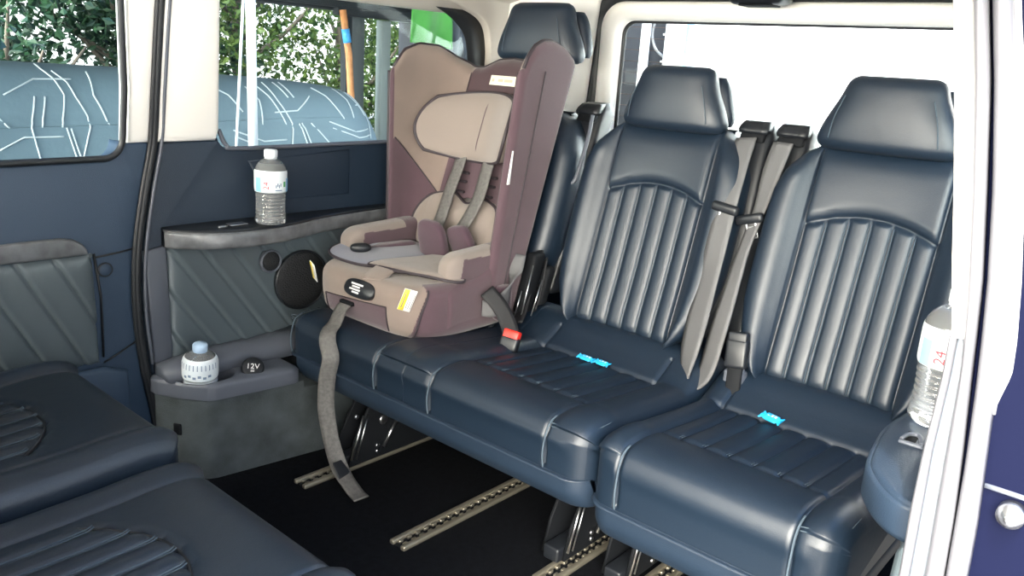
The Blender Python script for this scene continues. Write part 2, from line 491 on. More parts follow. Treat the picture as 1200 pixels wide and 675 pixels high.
def headrest_vf(yc, x0, z0, z1, hb=.152, ht=.112, dep=.10, lean=.0, mirror=None):
    """pad: tapers towards the top, softly squared section"""
    rings = []; n = 48
    for k in range(29):
        t = k/28; z = lerp(z0, z1, t)
        e = min(t, 1-t)*(z1-z0); rr = .028; sh = rr-math.sqrt(max(0, rr*rr-(rr-min(rr, e))**2))
        w = lerp(hb, ht, sstep(.12, 1.0, t)**.9)-sh*.8; d = dep/2-sh
        d *= lerp(1.0, .78, t); cx = x0+dep/2+lean*t+.006*math.sin(PI*t)*-1
        ring = []
        for i in range(n):
            a = 2*PI*i/n; ca, sa = math.cos(a), math.sin(a)
            px = math.copysign(abs(ca)**.62, ca)*d; py = math.copysign(abs(sa)**.45, sa)*w
            if px < 0: px += .006*gauss(z-(z0+.030), .008)*0
            if px < 0: px -= .010*(py/w)**2*-1 if w > 0 else 0
            X = cx+px
            ring.append((X if mirror is None else mirror-X, yc+py, z))
        rings.append(ring)
    return loft(rings)

def add_headrest(root, yc, x0, z0, z1, post_z=.94, mirror=None, hb=.152, ht=.112):
    mx = (lambda x: x) if mirror is None else (lambda x: mirror-x)
    h = part('headrest', headrest_vf(yc, x0, z0, z1, hb, ht, mirror=mirror), 'leather', root)
    # moulded shell behind the pad, with the two ears that show at its sides
    rings = []
    for k in range(13):
        t = k/12; z = lerp(z0+.02, z1-.022, t); w = lerp(hb+.001, ht+.012, t)*(1-.10*abs(2*t-1)**4); rows = []
        for i in range(28):
            a = 2*PI*i/28; ca, sa = math.cos(a), math.sin(a)
            rows.append((mx(x0+.105+math.copysign(abs(ca)**.7, ca)*.034*(1-.25*abs(2*t-1)**4)), yc+math.copysign(abs(sa)**.5, sa)*w, z))
        rings.append(rows)
    part('shell', loft(rings), 'leather', h)
    sm = []
    for sd in (-1, 1):
        sm.append(tube(smooth_path([(mx(x0+.0045), yc+sd*.118, z0+.028), (mx(x0+.0015), yc+sd*.110, z0+.075), (mx(x0+.006), yc+sd*.094, z1-.045)], 8), .0012, 5))
    for q in sm: part('seam', q, 'stitch', h)
    for sd in (-1, 1):
        part('headrest_post', tube([(mx(x0+.065), yc+sd*.055, post_z), (mx(x0+.062), yc+sd*.055, z0+.03)], .006, 12), 'steel', root)

def belt_tower(root, y, w, ztop=1.012, zlow=.50, xoff=.035, lean_y=0., name='belt_tower'):
    """upright belt outlet beside a backrest: rounded hood, dark slot in its front"""
    rings = []
    for k in range(31):
        t = k/30; z = lerp(zlow, ztop, t)
        top = max(0, (z-(ztop-.035))/.035); sh = 1-.55*top**2.2; bot = lerp(.75, 1, sstep(0, .4, t))
        x = back_x(min(z, .985))+xoff+.012*sstep(.85, 1., t)*0+(z-.985 if z > .985 else 0)*.35
        cy = y+lean_y*(1-t); ring = []
        for i in range(24):
            a = 2*PI*i/24; ca, sa = math.cos(a), math.sin(a)
            ring.append((x+.040+math.copysign(abs(ca)**.5, ca)*.042*sh, cy+math.copysign(abs(sa)**.5, sa)*w/2*(1-.35*top**2.5)*bot, z))
        rings.append(ring)
    o = part(name, loft(rings), 'black', root)
    xs = back_x(.965)+xoff
    part('belt_slot', rbox((xs-.010, y-w*.36, .962), (xs+.012, y+w*.36, .985), .004, 2, lambda p: (p[0]+(p[2]-.97)*.3, p[1], p[2])), 'matte_black', o)
    part('hood', loft([[(back_x(.985)+xoff+dx_, y+sy*w/2*k_, z_) for sy in (-1, -.5, 0, .5, 1)]+[(back_x(.985)+xoff+dx_+.03, y+sy*w/2*k_, z_+.004) for sy in (1, .5, 0, -.5, -1)] for dx_, z_, k_ in ((-.016, .983, .82), (-.018, .992, .86), (-.010, 1.002, .84), (.004, 1.0135, .74))]), 'black', o)
    return o

def tongue(root, c, ey):
    """belt tongue: black grip with a chromed plate below"""
    x, y, z = c
    gv, gf = rbox((x-.012, y-.036, z-.010), (x+.010, y+.036, z+.014), .008, 3)
    o = part('belt_tongue', (rot_about(gv, c, (ey, 0, 0)), gf), 'black', root)
    q = [rbox((x-.003, y-.016, z-.046), (x+.001, y-.010, z-.008), .002, 2), rbox((x-.003, y+.008, z-.046), (x+.001, y+.014, z-.008), .002, 2), rbox((x-.003, y-.016, z-.048), (x+.001, y+.014, z-.038), .002, 2), rbox((x-.003, y-.016, z-.022), (x+.001, y+.014, z-.016), .002, 2)]
    part('tongue_plate', [(rot_about(v, c, (ey, 0, 0)), f) for v, f in q], 'steel', o)

def seat_foot(root, x0, x1, y):
    """latching foot on its floor rail: two cheek plates, hook bars, pivot bolts"""
    o = part('latch_foot', [prism([(x0, .022), (x1, .022), (x1-.05, .16), (x1-.12, .24), (x0+.10, .24), (x0+.02, .10)], y+s*.030-.004, y+s*.030+.004, lambda p, q, d: (p, d, q), .002) for s in (-1, 1)], 'matte_black', root)
    for a, b__ in ((x0-.01, x0+.10), (x1-.12, x1-.01)): part('foot_shoe', rbox((a, y-.022, .014), (b__, y+.022, .050), .006), 'black', o)
    for s in (-1, 1):
        part('bolt', [lathe([(.003, 0), (.013, 0), (.015, .003), (.013, .006), (.009, .007), (.009, .012), (.003, .012)], (x0+.115, y+s*.036-(.006 if s > 0 else .006), .135), 18, 'y'), ], 'steel', o)
    for a, r_ in ((((x0+.115, y-.040, .052), (x0+.165, y-.040, .125)), .005), (((x0+.005, y-.038, .045), (x0+.045, y-.038, .165)), .0035), (((x0+.02, y-.040, .045), (x0+.06, y-.040, .165)), .0022)):
        part('hook_bar', tube(a, r_, 10), 'steel', o)
    for pn in [lathe([(.002, 0), (.006, 0), (.006, .006), (.002, .006)], (x0+.10+dx_, y-.042, z_), 12, 'y') for dx_, z_ in ((-.005, .045), (-.006, .062), (.10, .135), (-.08, .17))]:
        part('pin', pn, 'steel', o)

def trim_vf(y0, y1, x0, zt, zb, depth):
    """moulded plastic skirt under a cushion, rounded at the ends"""
    prof = [(depth, zt), (.03, zt), (.003, zt), (.001, zt-.003), (.002, zt-(zt-zb)*.5), (.014, zb+.012), (.028, zb), (.06, zb-.002), (.10, zb+.012), (.16, zb+.03), (depth, zb+.03)]
    P_ = smooth_path([(p[0], 0, p[1]) for p in prof], 4); ys = sorted({y0, y1, y0+.002, y0+.006, y0+.012, y0+.02, y0+.03, y0+.04, y0+.05, y1-.002, y1-.006, y1-.012, y1-.02, y1-.03, y1-.04, y1-.05}|{lerp(y0, y1, i/10) for i in range(11)})
    rings = []
    for y in ys:
        e = min(y-y0, y1-y); r = .05; ins = min(.85*r, r-math.sqrt(max(0, r*r-(r-min(r, e))**2)))
        rings.append([(x0+min(p.x+ins, depth-.002) if p.x < depth-.01 else x0+p.x, y, p.z) for p in P_])
    return loft(rings)

def buckle(root, c, tilt, col='red', h=.085, stalk=.12):
    """belt buckle on its stalk with a press button on top; c: top centre"""
    x, y, z = c
    def R_(vf): return (rot_about(vf[0], c, tilt), vf[1])
    o = part('buckle', R_(rbox((x-.014, y-.026, z-h), (x+.014, y+.026, z), .008, 3)), 'black', root)
    part('release_button', R_(rbox((x-.013, y-.023, z-.010), (x+.013, y+.023, z+.017), .005, 3)), col, o)
    part('stalk', R_(rbox((x-.006, y-.018, z-h-stalk), (x+.006, y+.018, z-h+.01), .004, 2)), 'matte_black', o)

# ------------------------------------------------------------------ double rear bench (middle seat and the seat by the far wall)
CM, CL, CR = .720, 1.275, .178
bench = thing('rear_bench', 'long dark navy leather two-seat bench carrying the child seat, with ribbed backrest and raised headrest', 'car seat', (.30, .98, 0))
c1 = part('seat_cushion', cushion_vf(CM, .435, .991, 0, .408, .292, .60, r_ends=(.05, .001)), 'leather', bench, angle=50)
part('stitching', cushion_stitches(CM, 0, .408, .435, .992, zb=.285), 'stitch', c1)
c2 = part('seat_cushion', cushion_vf(CL, .991, 1.478, 0, .408, .292, .60, r_ends=(.001, .05)), 'leather', bench, angle=50)
part('stitching', cushion_stitches(CL, 0, .408, .990, 1.478, zb=.285), 'stitch', c2)
part('base_trim', trim_vf(.438, 1.472, -.001, .296, .222, .56), 'trim', bench)
part('base_frame', [rbox((.06, .50, .20), (.54, 1.44, .285), .01)], 'matte_black', bench)
bk = part('backrest', backrest_vf(CM+.016, hw=.246), 'leather', bench)
part('stitching', back_stitches(CM+.016), 'stitch', bk)
bk2 = part('backrest', backrest_vf(CL), 'leather', bench)
part('stitching', back_stitches(CL), 'stitch', bk2)
add_headrest(bench, CM+.013, .655, .970, 1.137, hb=.153, ht=.106)
add_headrest(bench, CL+.030, .765, 1.125, 1.302, post_z=.93, hb=.168, ht=.118)
belt_tower(bench, 1.062, .090, 1.018, .46, .075, 0.)
belt_tower(bench, .520, .090, 1.010, .47, .050, -.02)
# pale edge strip on the tower between the two seats
part('tower_edge', tube(smooth_path([(.735, 1.022, .985), (.715, 1.015, .93), (.685, 1.010, .86), (.665, 1.015, .80), (.655, 1.03, .79)], 8), .006, 8), 'console', bench)
# belt beside the middle seat: from the tower down to the gap between the seats
b1 = part('seat_belt', strap([(.715, .525, .972), (.672, .518, .90), (.624, .508, .815), (.585, .503, .72), (.555, .500, .62), (.515, .496, .52), (.485, .490, .44), (.462, .478, .372)], [(.15, 1, 0), (.12, 1, 0), (.1, 1, .0), (.2, 1, .1), (.5, 1, .1), (.55, 1, .2), (.6, .9, .2), (.7, .6, .1)], [.056, .056, .054, .060, .070, .074, .062, .018]), 'belt', bench)
tongue(b1, (.612, .507, .802), .12)
seat_foot(bench, .015, .34, 1.25); seat_foot(bench, .10, .42, .57)
buckle(bench, (.318, .922, .418), (.10, .35, .3), 'red', .04, .06)
# buckles and folded belt ends in the gap between child seat and middle seat
for w_ in [strap([(.555, 1.035, .60), (.52, 1.03, .52), (.47, 1.015, .45), (.42, .995, .415)], (.5, .7, .2), .04), strap([(.56, 1.015, .58), (.525, 1.0, .50), (.49, .99, .44)], (.6, .6, .1), .03)]: part('belt_webbing', w_, 'belt_dark', bench)
for w_ in [rbox((.45, 1.005, .43), (.50, 1.045, .60), .012, 3, lambda p: (p[0]+(p[2]-.43)*.30, p[1], p[2])), rbox((.50, .985, .45), (.535, 1.015, .56), .01, 3, lambda p: (p[0]+(p[2]-.43)*.30, p[1], p[2]))]: part('buckle_cover', w_, 'matte_black', bench)
for w_ in [tube([(.445, 1.0, .43), (.49, 1.005, .57)], .0022, 6), tube([(.47, .985, .43), (.51, .985, .53)], .0022, 6), tube([(.43, 1.012, .43), (.455, 1.012, .50)], .0018, 6)]: part('chrome_edge', w_, 'steel', bench)

# ------------------------------------------------------------------ single rear seat next to the open door
single = thing('bucket_seat', 'dark navy leather single seat with ribbed backrest and pulled-down headrest beside the open doorway', 'car seat', (.30, .17, 0))
sc1 = part('seat_cushion', cushion_vf(CR, -.082, .428, 0, .408, .270, .60), 'leather', single)
part('stitching', cushion_stitches(CR, 0, .408, -.082, .428, zb=.265), 'stitch', sc1)
part('base_trim', trim_vf(-.080, .425, -.001, .274, .195, .56), 'trim', single)
part('base_frame', [rbox((.06, -.05, .17), (.54, .39, .265), .01)], 'matte_black', single)
bk3 = part('backrest', backrest_vf(CR-.008, hw=.250), 'leather', single)
part('stitching', back_stitches(CR-.008), 'stitch', bk3)
add_headrest(single, CR+.004, .655, .970, 1.140, hb=.158, ht=.105)
belt_tower(single, .420, .090, 1.010, .47, .055, .02)
b2 = part('seat_belt', strap([(.718, .428, .970), (.686, .432, .90), (.655, .438, .80), (.612, .441, .72), (.578, .441, .645), (.530, .440, .53), (.490, .442, .42), (.468, .462, .368)], [(.15, 1, 0), (.2, 1, .1), (.4, 1, .2), (.5, .9, .2), (.5, .9, .2), (.5, .9, .2), (.6, .8, .2), (.7, .6, .1)], [.054, .052, .036, .036, .046, .058, .060, .020]), 'belt', single)
tongue(b2, (.638, .450, .782), -.3)
seat_foot(single, .13, .44, .42)
buckle(single, (.505, .375, .520), (-.1, .25, .1), 'black', .07)
part('buckle_bracket', [rbox((.485, .345, .40), (.520, .395, .445), .008, 3), tube([(.49, .352, .41), (.505, .352, .455)], .004, 8)], 'console', single)

# ------------------------------------------------------------------ middle-row seats (rear facing), their cushions reach into the picture
def captain(label, yc, y0, y1, zt):
    r = thing('captain_seat', label, 'car seat', (-.90, yc, 0), 'middle row seats')
    c = part('seat_cushion', cushion_vf(yc, y0, y1, 0, zt, zt-.15, .56, mirror=-.60, arch=True, seam=.182, r_end=.045, arch_x=.155), 'leather', r)
    st = []
    for k in range(7):
        yy = (k-3)*.045; ax = .155+.55*yy*yy/.16
        for s in (-.0032, .0032): st.append(tube([(-.60-(ax+.004), yc+yy+s, zt-.0005), (-.60-(ax+.012), yc+yy+s, zt-.0045), (-.60-(ax+.05), yc+yy+s, zt-.0075), (-.60-.35, yc+yy+s, zt-.0105), (-.60-.53, yc+yy+s, zt-.0105)], .0012, 5))
    part('stitching', st, 'stitch', c)
    part('seam', tube([(-.60-(.155+.55*yy*yy/.16), yc+yy, zt-.0085) for yy in [lerp(-.157, .157, k/30) for k in range(31)]], .0026, 6), 'black', c)
    part('base_trim', rbox((-1.14, y0+.02, zt-.19), (-.645, y1-.02, zt-.145), .02, 3), 'trim', r)
    part('pedestal', [rbox((-1.08, yc-.14, .03), (-.74, yc+.14, zt-.185), .02, 3)], 'black', r)
    part('backrest', backrest_vf(yc, hw=.235, mirror=-.62, dz=zt-.408), 'leather', r)
    add_headrest(r, yc, .665, .975+zt-.408, 1.135+zt-.408, post_z=.92, mirror=-.62)
captain('blue-lit leather middle-row seat cushion against the quilted far door, standing slightly higher', 1.165, .905, 1.425, .428)
captain('blue-lit leather middle-row seat cushion in the near corner, lower than the one by the door', .640, .380, .895, .392)
# ------------------------------------------------------------------ the van's cabin (the setting)
FY, NY = 1.60, -.235                                     # inner faces of the far and the near side at belt height
def lean(z): return .2*max(0, z-.87)
def far(d0=0.):  return lambda p, q, d: (p, FY-lean(q)+d+d0, q)
def near(d0=0.): return lambda p, q, d: (p, NY+lean(q)-d-d0, q)
def arc(cx, cz, r, a0, a1, n=8): return [(cx+r*math.cos(math.radians(lerp(a0, a1, i/n))), cz+r*math.sin(math.radians(lerp(a0, a1, i/n)))) for i in range(n+1)]
SEAM = [(-.315, -.02), (-.326, .14), (-.350, .30), (-.360, .45), (-.352, .60), (-.325, .75), (-.298, .87)]
def seam_x(z): return interp(z, [s[1] for s in SEAM]+[1.2, 1.42], [s[0] for s in SEAM]+[-.295, -.285])

struct('floor', rbox((-2.0, -.20, -.06), (1.25, 1.66, 0), .004, 1), 'carpet')
# dark lower half of the far wall, its window corner rounded
low = [(x+.012, z) for x, z in SEAM]+[(-.135, .872)]+arc(-.080, .895, .050, 200, 270, 6)+[(.3, .846), (1.02, .852), (1.20, .852), (1.20, -.02)]
wl = empty('wall_left', (0, 0, 0)); tag(wl, kind='structure')
part('upper_trim', prism(low, 0, .08, far(), .010, 3), 'trim', wl)
part('sill_strip', tube(smooth_path([(-.125, FY-.002, .90), (-.105, FY-.004, .860), (-.06, FY-.006, .850), (.3, FY-.006, .853), (.7, FY-.006, .856), (1.0, FY-.006, .86)], 8), .006, 8), 'console', wl)
part('belt_cover', prism([(-.04, .815), (.30, .835), (.30, .70), (.02, .70)], -.006, .01, far(), .004, 2), 'trim', wl)
part('pillar_trim', prism([(-.298, .872), (-.135, .872), (-.128, .90), (-.150, 1.22), (-.165, 1.36), (-.285, 1.36), (-.300, 1.2)], -.012, .07, far(), .016, 4), 'cream', wl)
part('roof_rail', prism([(-2.0, 1.245), (-.40, 1.255), (-.16, 1.262)]+[(p.x, p.z) for p in smooth_path([(.45, 0, 1.288), (.58, 0, 1.292), (.70, 0, 1.275), (.80, 0, 1.235), (.845, 0, 1.16), (.862, 0, 1.08), (.872, 0, .98), (.875, 0, .862)], 6)]+[(1.20, .862), (1.20, 1.42), (-2.0, 1.42)], 0, .07, far(), .006, 2), 'headliner', wl)
# D pillar turning the corner to the tailgate
dp = []
for k in range(15):
    z = lerp(.80, 1.40, k/14); l = lean(z)
    dp.append([(.885+.02*math.sin(PI*k/14), 1.60-l, z), (.95, 1.545-l, z), (1.02, 1.47-l, z), (1.075, 1.395-l*.6, z), (1.10, 1.345-l*.4, z), (1.135, 1.34-l*.4, z), (1.20, 1.62, z), (.89, 1.66, z)])
part('corner_pillar_trim', loft(dp), 'cream', wl)
lowcorner = [[(.80, 1.60, z), (.95, 1.56, z), (1.05, 1.47, z), (1.10, 1.36, z), (1.20, 1.34, z), (1.20, 1.64, z), (.80, 1.64, z)] for z in (.0, .4, .80)]
part('corner_lower_trim', loft(lowcorner), 'trim', wl)

def quilt(xl, xr, z0, z1, y, slope, pitch, off, corner=0., depth=.010, sgn=1):
    """padded panel with slanting sewn channels; xr may taper at its upper corner"""
    nz, nx = 90, int((xr-xl)/.0036); rows = []
    for j in range(nz+1):
        z = lerp(z0, z1, j/nz); dz = z-(z1-corner)
        xe = xr if corner <= 0 or dz <= 0 else xr-corner+math.sqrt(max(0, corner**2-dz**2)); row = []
        for i in range(nx+1):
            x = lerp(xl, xe, i/nx)
            fr_ = ((x-(z1-z)*slope-off)/pitch) % 1.0; q = min(fr_, 1-fr_)*pitch
            e = min(j/nz, 1-j/nz)*(z1-z0); e = min(e, (xe-x)+1e-6, x-xl+1e-6) if sgn else e
            h = depth*(1-math.exp(-e/.012))+.012*math.exp(-fr_*3.2)*(1-math.exp(-fr_*pitch/.004))-.005*gauss(q, .005)
            row.append((x, y-h if sgn > 0 else y+h, z))
        rows.append(row)
    back = [[(p[0], y+.004*(1 if sgn > 0 else -1), p[2]) for p in r] for r in rows]
    rings = [f+list(reversed(b_)) for f, b_ in zip(rows, back)]
    return loft(rings)
part('quilted_panel', quilt(-.282, .95, .290, .612, FY-.006, .72, .082, -.29), 'quilt', wl)
part('edge_panel', prism([(-.342, .60), (-.285, .612), (-.280, .300), (-.330, .29)], -.012, .01, far(), .005, 2), 'console', wl)
# armrest ledge with its grained strip
def ledge(top_pts, y_wall, z, th, sg):
    n = len(top_pts)
    P_ = [Vector((p[0], p[1], 0)) for p in top_pts]
    sm = smooth_path([(p.x, p.y, 0) for p in P_], 6)
    f = [[(p.x, p.y, z-th) for p in sm], [(p.x, p.y, z-.006) for p in sm], [(p.x, p.y+sg*.003, z-.001) for p in sm], [(p.x, p.y+sg*.010, z) for p in sm], [(p.x, y_wall, z+.004) for p in sm], [(p.x, y_wall, z-th) for p in sm]]
    rows = [[f[k][i] for k in range(6)] for i in range(len(sm))]
    strip = [[(p.x, p.y-sg*.003, z-.007) for p in sm], [(p.x, p.y-sg*.006, z-.012) for p in sm], [(p.x, p.y-sg*.006, z-th+.004) for p in sm], [(p.x, p.y-sg*.003, z-th-.002) for p in sm], [(p.x, p.y+sg*.006, z-th-.002) for p in sm], [(p.x, p.y+sg*.006, z-.007) for p in sm]]
    rs = [[strip[k][i] for k in range(6)] for i in range(len(sm))]
    return loft(rows), loft(rs)
LP = [(-.292, 1.585), (-.278, 1.562), (-.22, 1.511), (-.115, 1.480), (-.02, 1.480), (.06, 1.530), (.246, 1.555), (.448, 1.575), (.80, 1.585), (.98, 1.588)]
LP = [(-.292, 1.585), (-.278, 1.562), (-.22, 1.515), (-.13, 1.485), (-.04, 1.482), (.05, 1.500), (.14, 1.530), (.246, 1.550), (.448, 1.570), (.80, 1.578), (.98, 1.58)]
a_, s_ = ledge(LP, 1.62, .655, .046, 1)
sh = thing('armrest_shelf', 'dark armrest shelf on the far wall, grey grained front strip, tall bottle on it', 'shelf', (.3, 1.55, .609))
part('shelf_top', a_, 'black', sh); part('decor_strip', s_, 'decor', sh)
part('shelf_catch', [rbox((-.175, 1.522, .655), (-.150, 1.532, .661), .002, 2), rbox((-.135, 1.530, .655), (-.085, 1.560, .659), .003, 2)], 'steel', sh)

# storage console above the side carpet: recess, socket, lip
con = thing('storage_console', 'grey moulded side console with a cup recess and socket below the quilted panel', 'console', (-.1, 1.47, .225))
zc = .268
outer = [(-.348, 1.60), (-.345, 1.560), (-.310, 1.490), (-.268, 1.435), (-.25, 1.428), (-.035, 1.397), (-.014, 1.404), (-.006, 1.42), (-.004, 1.60)]
# top with an oval well: ring between the outline and the well
well_c, wr = (-.232, 1.512), (.070, .058)
def well(r, z, n=40): return [(well_c[0]+wr[0]*r*math.copysign(abs(math.cos(2*PI*i/n))**.75, math.cos(2*PI*i/n)), well_c[1]+wr[1]*r*math.copysign(abs(math.sin(2*PI*i/n))**.75, math.sin(2*PI*i/n)), z) for i in range(n)]
def outline_resample(poly, n, c):
    """points of the outline met by n rays out of c"""
    o = []
    for i in range(n):
        a = 2*PI*i/n; d = (math.cos(a), math.sin(a)); best = None
        for k in range(len(poly)):
            (x1, y1), (x2, y2) = poly[k], poly[(k+1) % len(poly)]
            ex, ey = x2-x1, y2-y1; den = d[0]*ey-d[1]*ex
            if abs(den) < 1e-9: continue
            t = ((x1-c[0])*ey-(y1-c[1])*ex)/den; u = ((x1-c[0])*d[1]-(y1-c[1])*d[0])/den
            if t > 0 and -1e-6 <= u <= 1+1e-6 and (best is None or t < best): best = t
        o.append((c[0]+d[0]*best, c[1]+d[1]*best))
    return o
N_ = 120
ow = outline_resample(outer, N_, well_c)
def shr(k): return [(x+(well_c[0]-x)*k, y+(well_c[1]-y)*k) for x, y in ow]
rings = [[(x, y, .226) for x, y in ow], [(x, y, .258) for x, y in ow], [(x, y, .264) for x, y in shr(.02)], [(x, y, .268) for x, y in shr(.06)]]
def wring(r, z): return [(well_c[0]+wr[0]*r*math.copysign(abs(math.cos(2*PI*i/N_))**.75, math.cos(2*PI*i/N_)), well_c[1]+wr[1]*r*math.copysign(abs(math.sin(2*PI*i/N_))**.75, math.sin(2*PI*i/N_)), z) for i in range(N_)]
rings += [wring(1.10, .268), wring(1.04, .266), wring(1.0, .258), wring(.96, .20), wring(.90, .196), wring(.05, .196)]
part('console_top', loft(rings), 'console', con, angle=50)
part('rear_rise', loft([[(x, 1.60, z), (x, lerp(1.56, 1.54, t), z), (x, lerp(1.535, 1.50, t), z-h*.5), (x, lerp(1.51, 1.49, t), .266), (x, 1.60, .262)] for x, z, h, t in ((-.33, .300, .01, 0), (-.25, .312, .02, 0), (-.15, .318, .03, .1), (-.06, .315, .03, .35), (.02, .318, .03, .6), (.10, .325, .03, .8))]), 'console', con)
SC_, SE_ = (-.122, 1.462, .272), (.62, -.42, 0)
def S_(vf): return rot_about(vf[0], SC_, SE_), vf[1]
sk = part('power_socket', S_(lathe([(.002, -.03), (.026, -.03), (.031, .004), (.029, .012), (.024, .014), (.002, .014)], SC_, 36)), 'black', con)
part('lettering', S_(text_vf('12V', .022, lambda x, y, d: (SC_[0]+.72*x+.69*y, SC_[1]-.69*x+.72*y, SC_[2]+.0142+d))), 'white', sk)
part('symbol', S_(text_vf('=', .016, lambda x, y, d: (SC_[0]-.010+.95*x+.69*y, SC_[1]-.010-.91*x+.72*y, SC_[2]+.0142+d))), 'white', sk)
# carpeted side box under the console
cb = []
for z in (0, .02, .12, .205):
    cb.append([(-.338, 1.60, z), (-.334, 1.560, z), (-.306, 1.495, z), (-.272, 1.447, z), (-.25, 1.436, z), (.0, 1.400, z), (.14, 1.38, z), (.55, 1.46, z), (.62, 1.60, z)])
cb.append([(x, y if x < -.05 else max(y, 1.402 if x < .01 else 1.49), .226) for x, y, z in cb[-1]])
part('carpet_side_panel', loft(cb), 'carpet_side', wl, angle=40)
tv, tf = rbox((-.012, -.003, -.016), (.012, .003, .016), .003, 2)
part('wall_clip', [([( -.316+p[0]*.45+p[1]*.85, 1.512-p[0]*.85+p[1]*.45, .135+p[2]) for p in tv], tf)], 'matte_black', wl)

# loudspeaker with its tweeter
sp = thing('loudspeaker', 'round black loudspeaker with a small tweeter set in the quilted wall panel', 'speaker', (.107, 1.585, .38))
cS = (.112, FY-.024, .462)
part('grille', lathe([(.001, -.011), (.04, -.011), (.070, -.0105), (.080, -.009), (.084, -.006), (.084, .004), (.001, .004)], cS, 56, 'y'), 'mesh', sp)
part('ring', lathe([(.084, .004), (.089, .004), (.090, -.008), (.087, -.012), (.0845, -.010), (.084, .0)], cS, 56, 'y'), 'black', sp)
cT = (.010, FY-.020, .532)
tw = part('tweeter', lathe([(.001, -.012), (.020, -.011), (.028, -.008), (.028, .004), (.001, .004)], cT, 36, 'y'), 'mesh', sp)
part('ring', lathe([(.028, .004), (.034, .004), (.034, -.010), (.031, -.014), (.028, -.010), (.028, 0)], cT, 36, 'y'), 'console', tw)

# ------------------------------------------------------------------ sliding door on the far side
d1 = empty('door_1', (0, 0, 0)); tag(d1, kind='structure')
dp_ = [(-2.0, -.02)]+[(x-.012, z) for x, z in SEAM]+[(-.318, .872)]+[(-.372, .872)]+arc(-.425, .875, .045, 0, -90, 6)+[(-.7, .828), (-2.0, .81)]
part('door_panel', prism(dp_, 0, .07, far(), .010, 3), 'door_trim', d1)
part('door_pillar_trim', prism([(-.362, .872), (-.312, .872), (-.308, 1.2), (-.30, 1.36), (-.40, 1.36), (-.378, 1.2), (-.364, 1.0)], -.006, .06, far(), .010, 3), 'cream', d1)
part('window_gasket', tube([(x, FY-lean(z)-.004, z) for x, z in [(-1.9, .822), (-.7, .835)]+arc(-.425, .885, .048, -90, 0, 8)+[(-.377, 1.0), (-.392, 1.2), (-.40, 1.30)]], .008, 8), 'rubber', d1)
part('quilted_insert', quilt(-1.5, -.468, .335, .612, FY-.004, .50, .082, -.475, 0), 'quilt', d1)
dec = [(-1.5, .615), (-.478, .612)]+[(-.480, .625), (-.490, .640), (-.508, .652), (-.535, .657)]+[(-.60, .658), (-1.5, .640)]
part('decor_strip', prism(dec, -.016, .004, far(), .006, 3), 'decor', d1)
part('lower_pocket', prism([(-1.5, .02), (-.40, .02), (-.402, .30), (-.46, .322), (-1.5, .322)], -.022, .004, far(), .012, 3), 'door_trim', d1)
part('panel_line', [tube([(-.462, FY-.004, .61), (-.452, FY-.004, .50), (-.456, FY-.004, .345)], .003, 6), tube([(-.462, FY-.002, .600), (-.40, FY-.002, .606), (-.362, FY-.002, .612)], .0025, 6), tube([(-.456, FY-.004, .330), (-.42, FY-.004, .345), (-.365, FY-.002, .372)], .0025, 6)], 'rubber', d1)
part('plug_cover', lathe([(.001, -.003), (.013, -.003), (.016, -.001), (.016, .003), (.001, .003)], (-.437, FY-.002, .567), 28, 'y'), 'door_trim', d1)
part('plug_outline', lathe([(.016, .002), (.018, .002), (.018, -.002), (.016, -.002)], (-.437, FY-.002, .567), 28, 'y'), 'rubber', d1)
# rubber seal in the gap of the door, pale lip beside it
struct('trim_1', [tube(smooth_path([(seam_x(z)-.004, FY-lean(z)-.004, z) for z in (.0, .14, .3, .45, .6, .75, .87, 1.0, 1.2, 1.36)], 6), .010, 8), tube(smooth_path([(seam_x(z)-.013, FY-lean(z)-.006, z) for z in (.0, .14, .3, .45, .6, .75, .87, 1.0, 1.2, 1.36)], 6), .006, 8)], 'rubber')
struct('trim_2', tube(smooth_path([(seam_x(z)+.014, FY-lean(z)-.010, z) for z in (.30, .45, .6, .75, .87, 1.0, 1.2, 1.36)], 6), .005, 8), 'console')

# ------------------------------------------------------------------ glass
def pane(x0, x1, z0, z1, y):
    return grid([[(x, y-lean(z)+s, z) for x, z in ((x0, z0), (x1, z0), (x1, z1), (x0, z1))] for s in (0, .004)], cu=True)[0], [(0, 1, 2, 3), (7, 6, 5, 4)]+[(i, (i+1) % 4, 4+(i+1) % 4, 4+i) for i in range(4)]
struct('window_1', pane(-1.95, -.35, .80, 1.30, FY+.035), 'glass', smooth=False)
struct('window_2', pane(-.16, .90, .83, 1.31, FY+.035), 'glass', smooth=False)
# black ceramic edge of the fixed pane
gk = [(.56, 1.285), (.69, 1.268), (.78, 1.230), (.828, 1.16), (.847, 1.08), (.858, .98), (.862, .87)]
gi = [(.56, 1.28), (.66, 1.245), (.735, 1.195), (.772, 1.12), (.79, 1.04), (.80, .96), (.805, .87)]
gk, gi = [[(p.x, p.z) for p in smooth_path([(x, 0, z) for x, z in q], 6)] for q in (gk, gi)]
v_ = [(x+.03, FY-lean(z)+.028, z) for x, z in gk]+[(x, FY-lean(z)+.028, z) for x, z in gi]; n_ = len(gk)
v_ = v_+[(p[0], p[1]+.003, p[2]) for p in v_]
f_ = [(i, i+1, n_+i+1, n_+i) for i in range(n_-1)]; f_ = f_+[tuple(2*n_+k for k in reversed(q)) for q in f_]+[(i, i+1, 2*n_+i+1, 2*n_+i) for i in range(n_-1)]+[(n_+i, n_+i+1, 3*n_+i+1, 3*n_+i) for i in range(n_-1)]
struct('trim_3', (v_, f_), 'rubber')

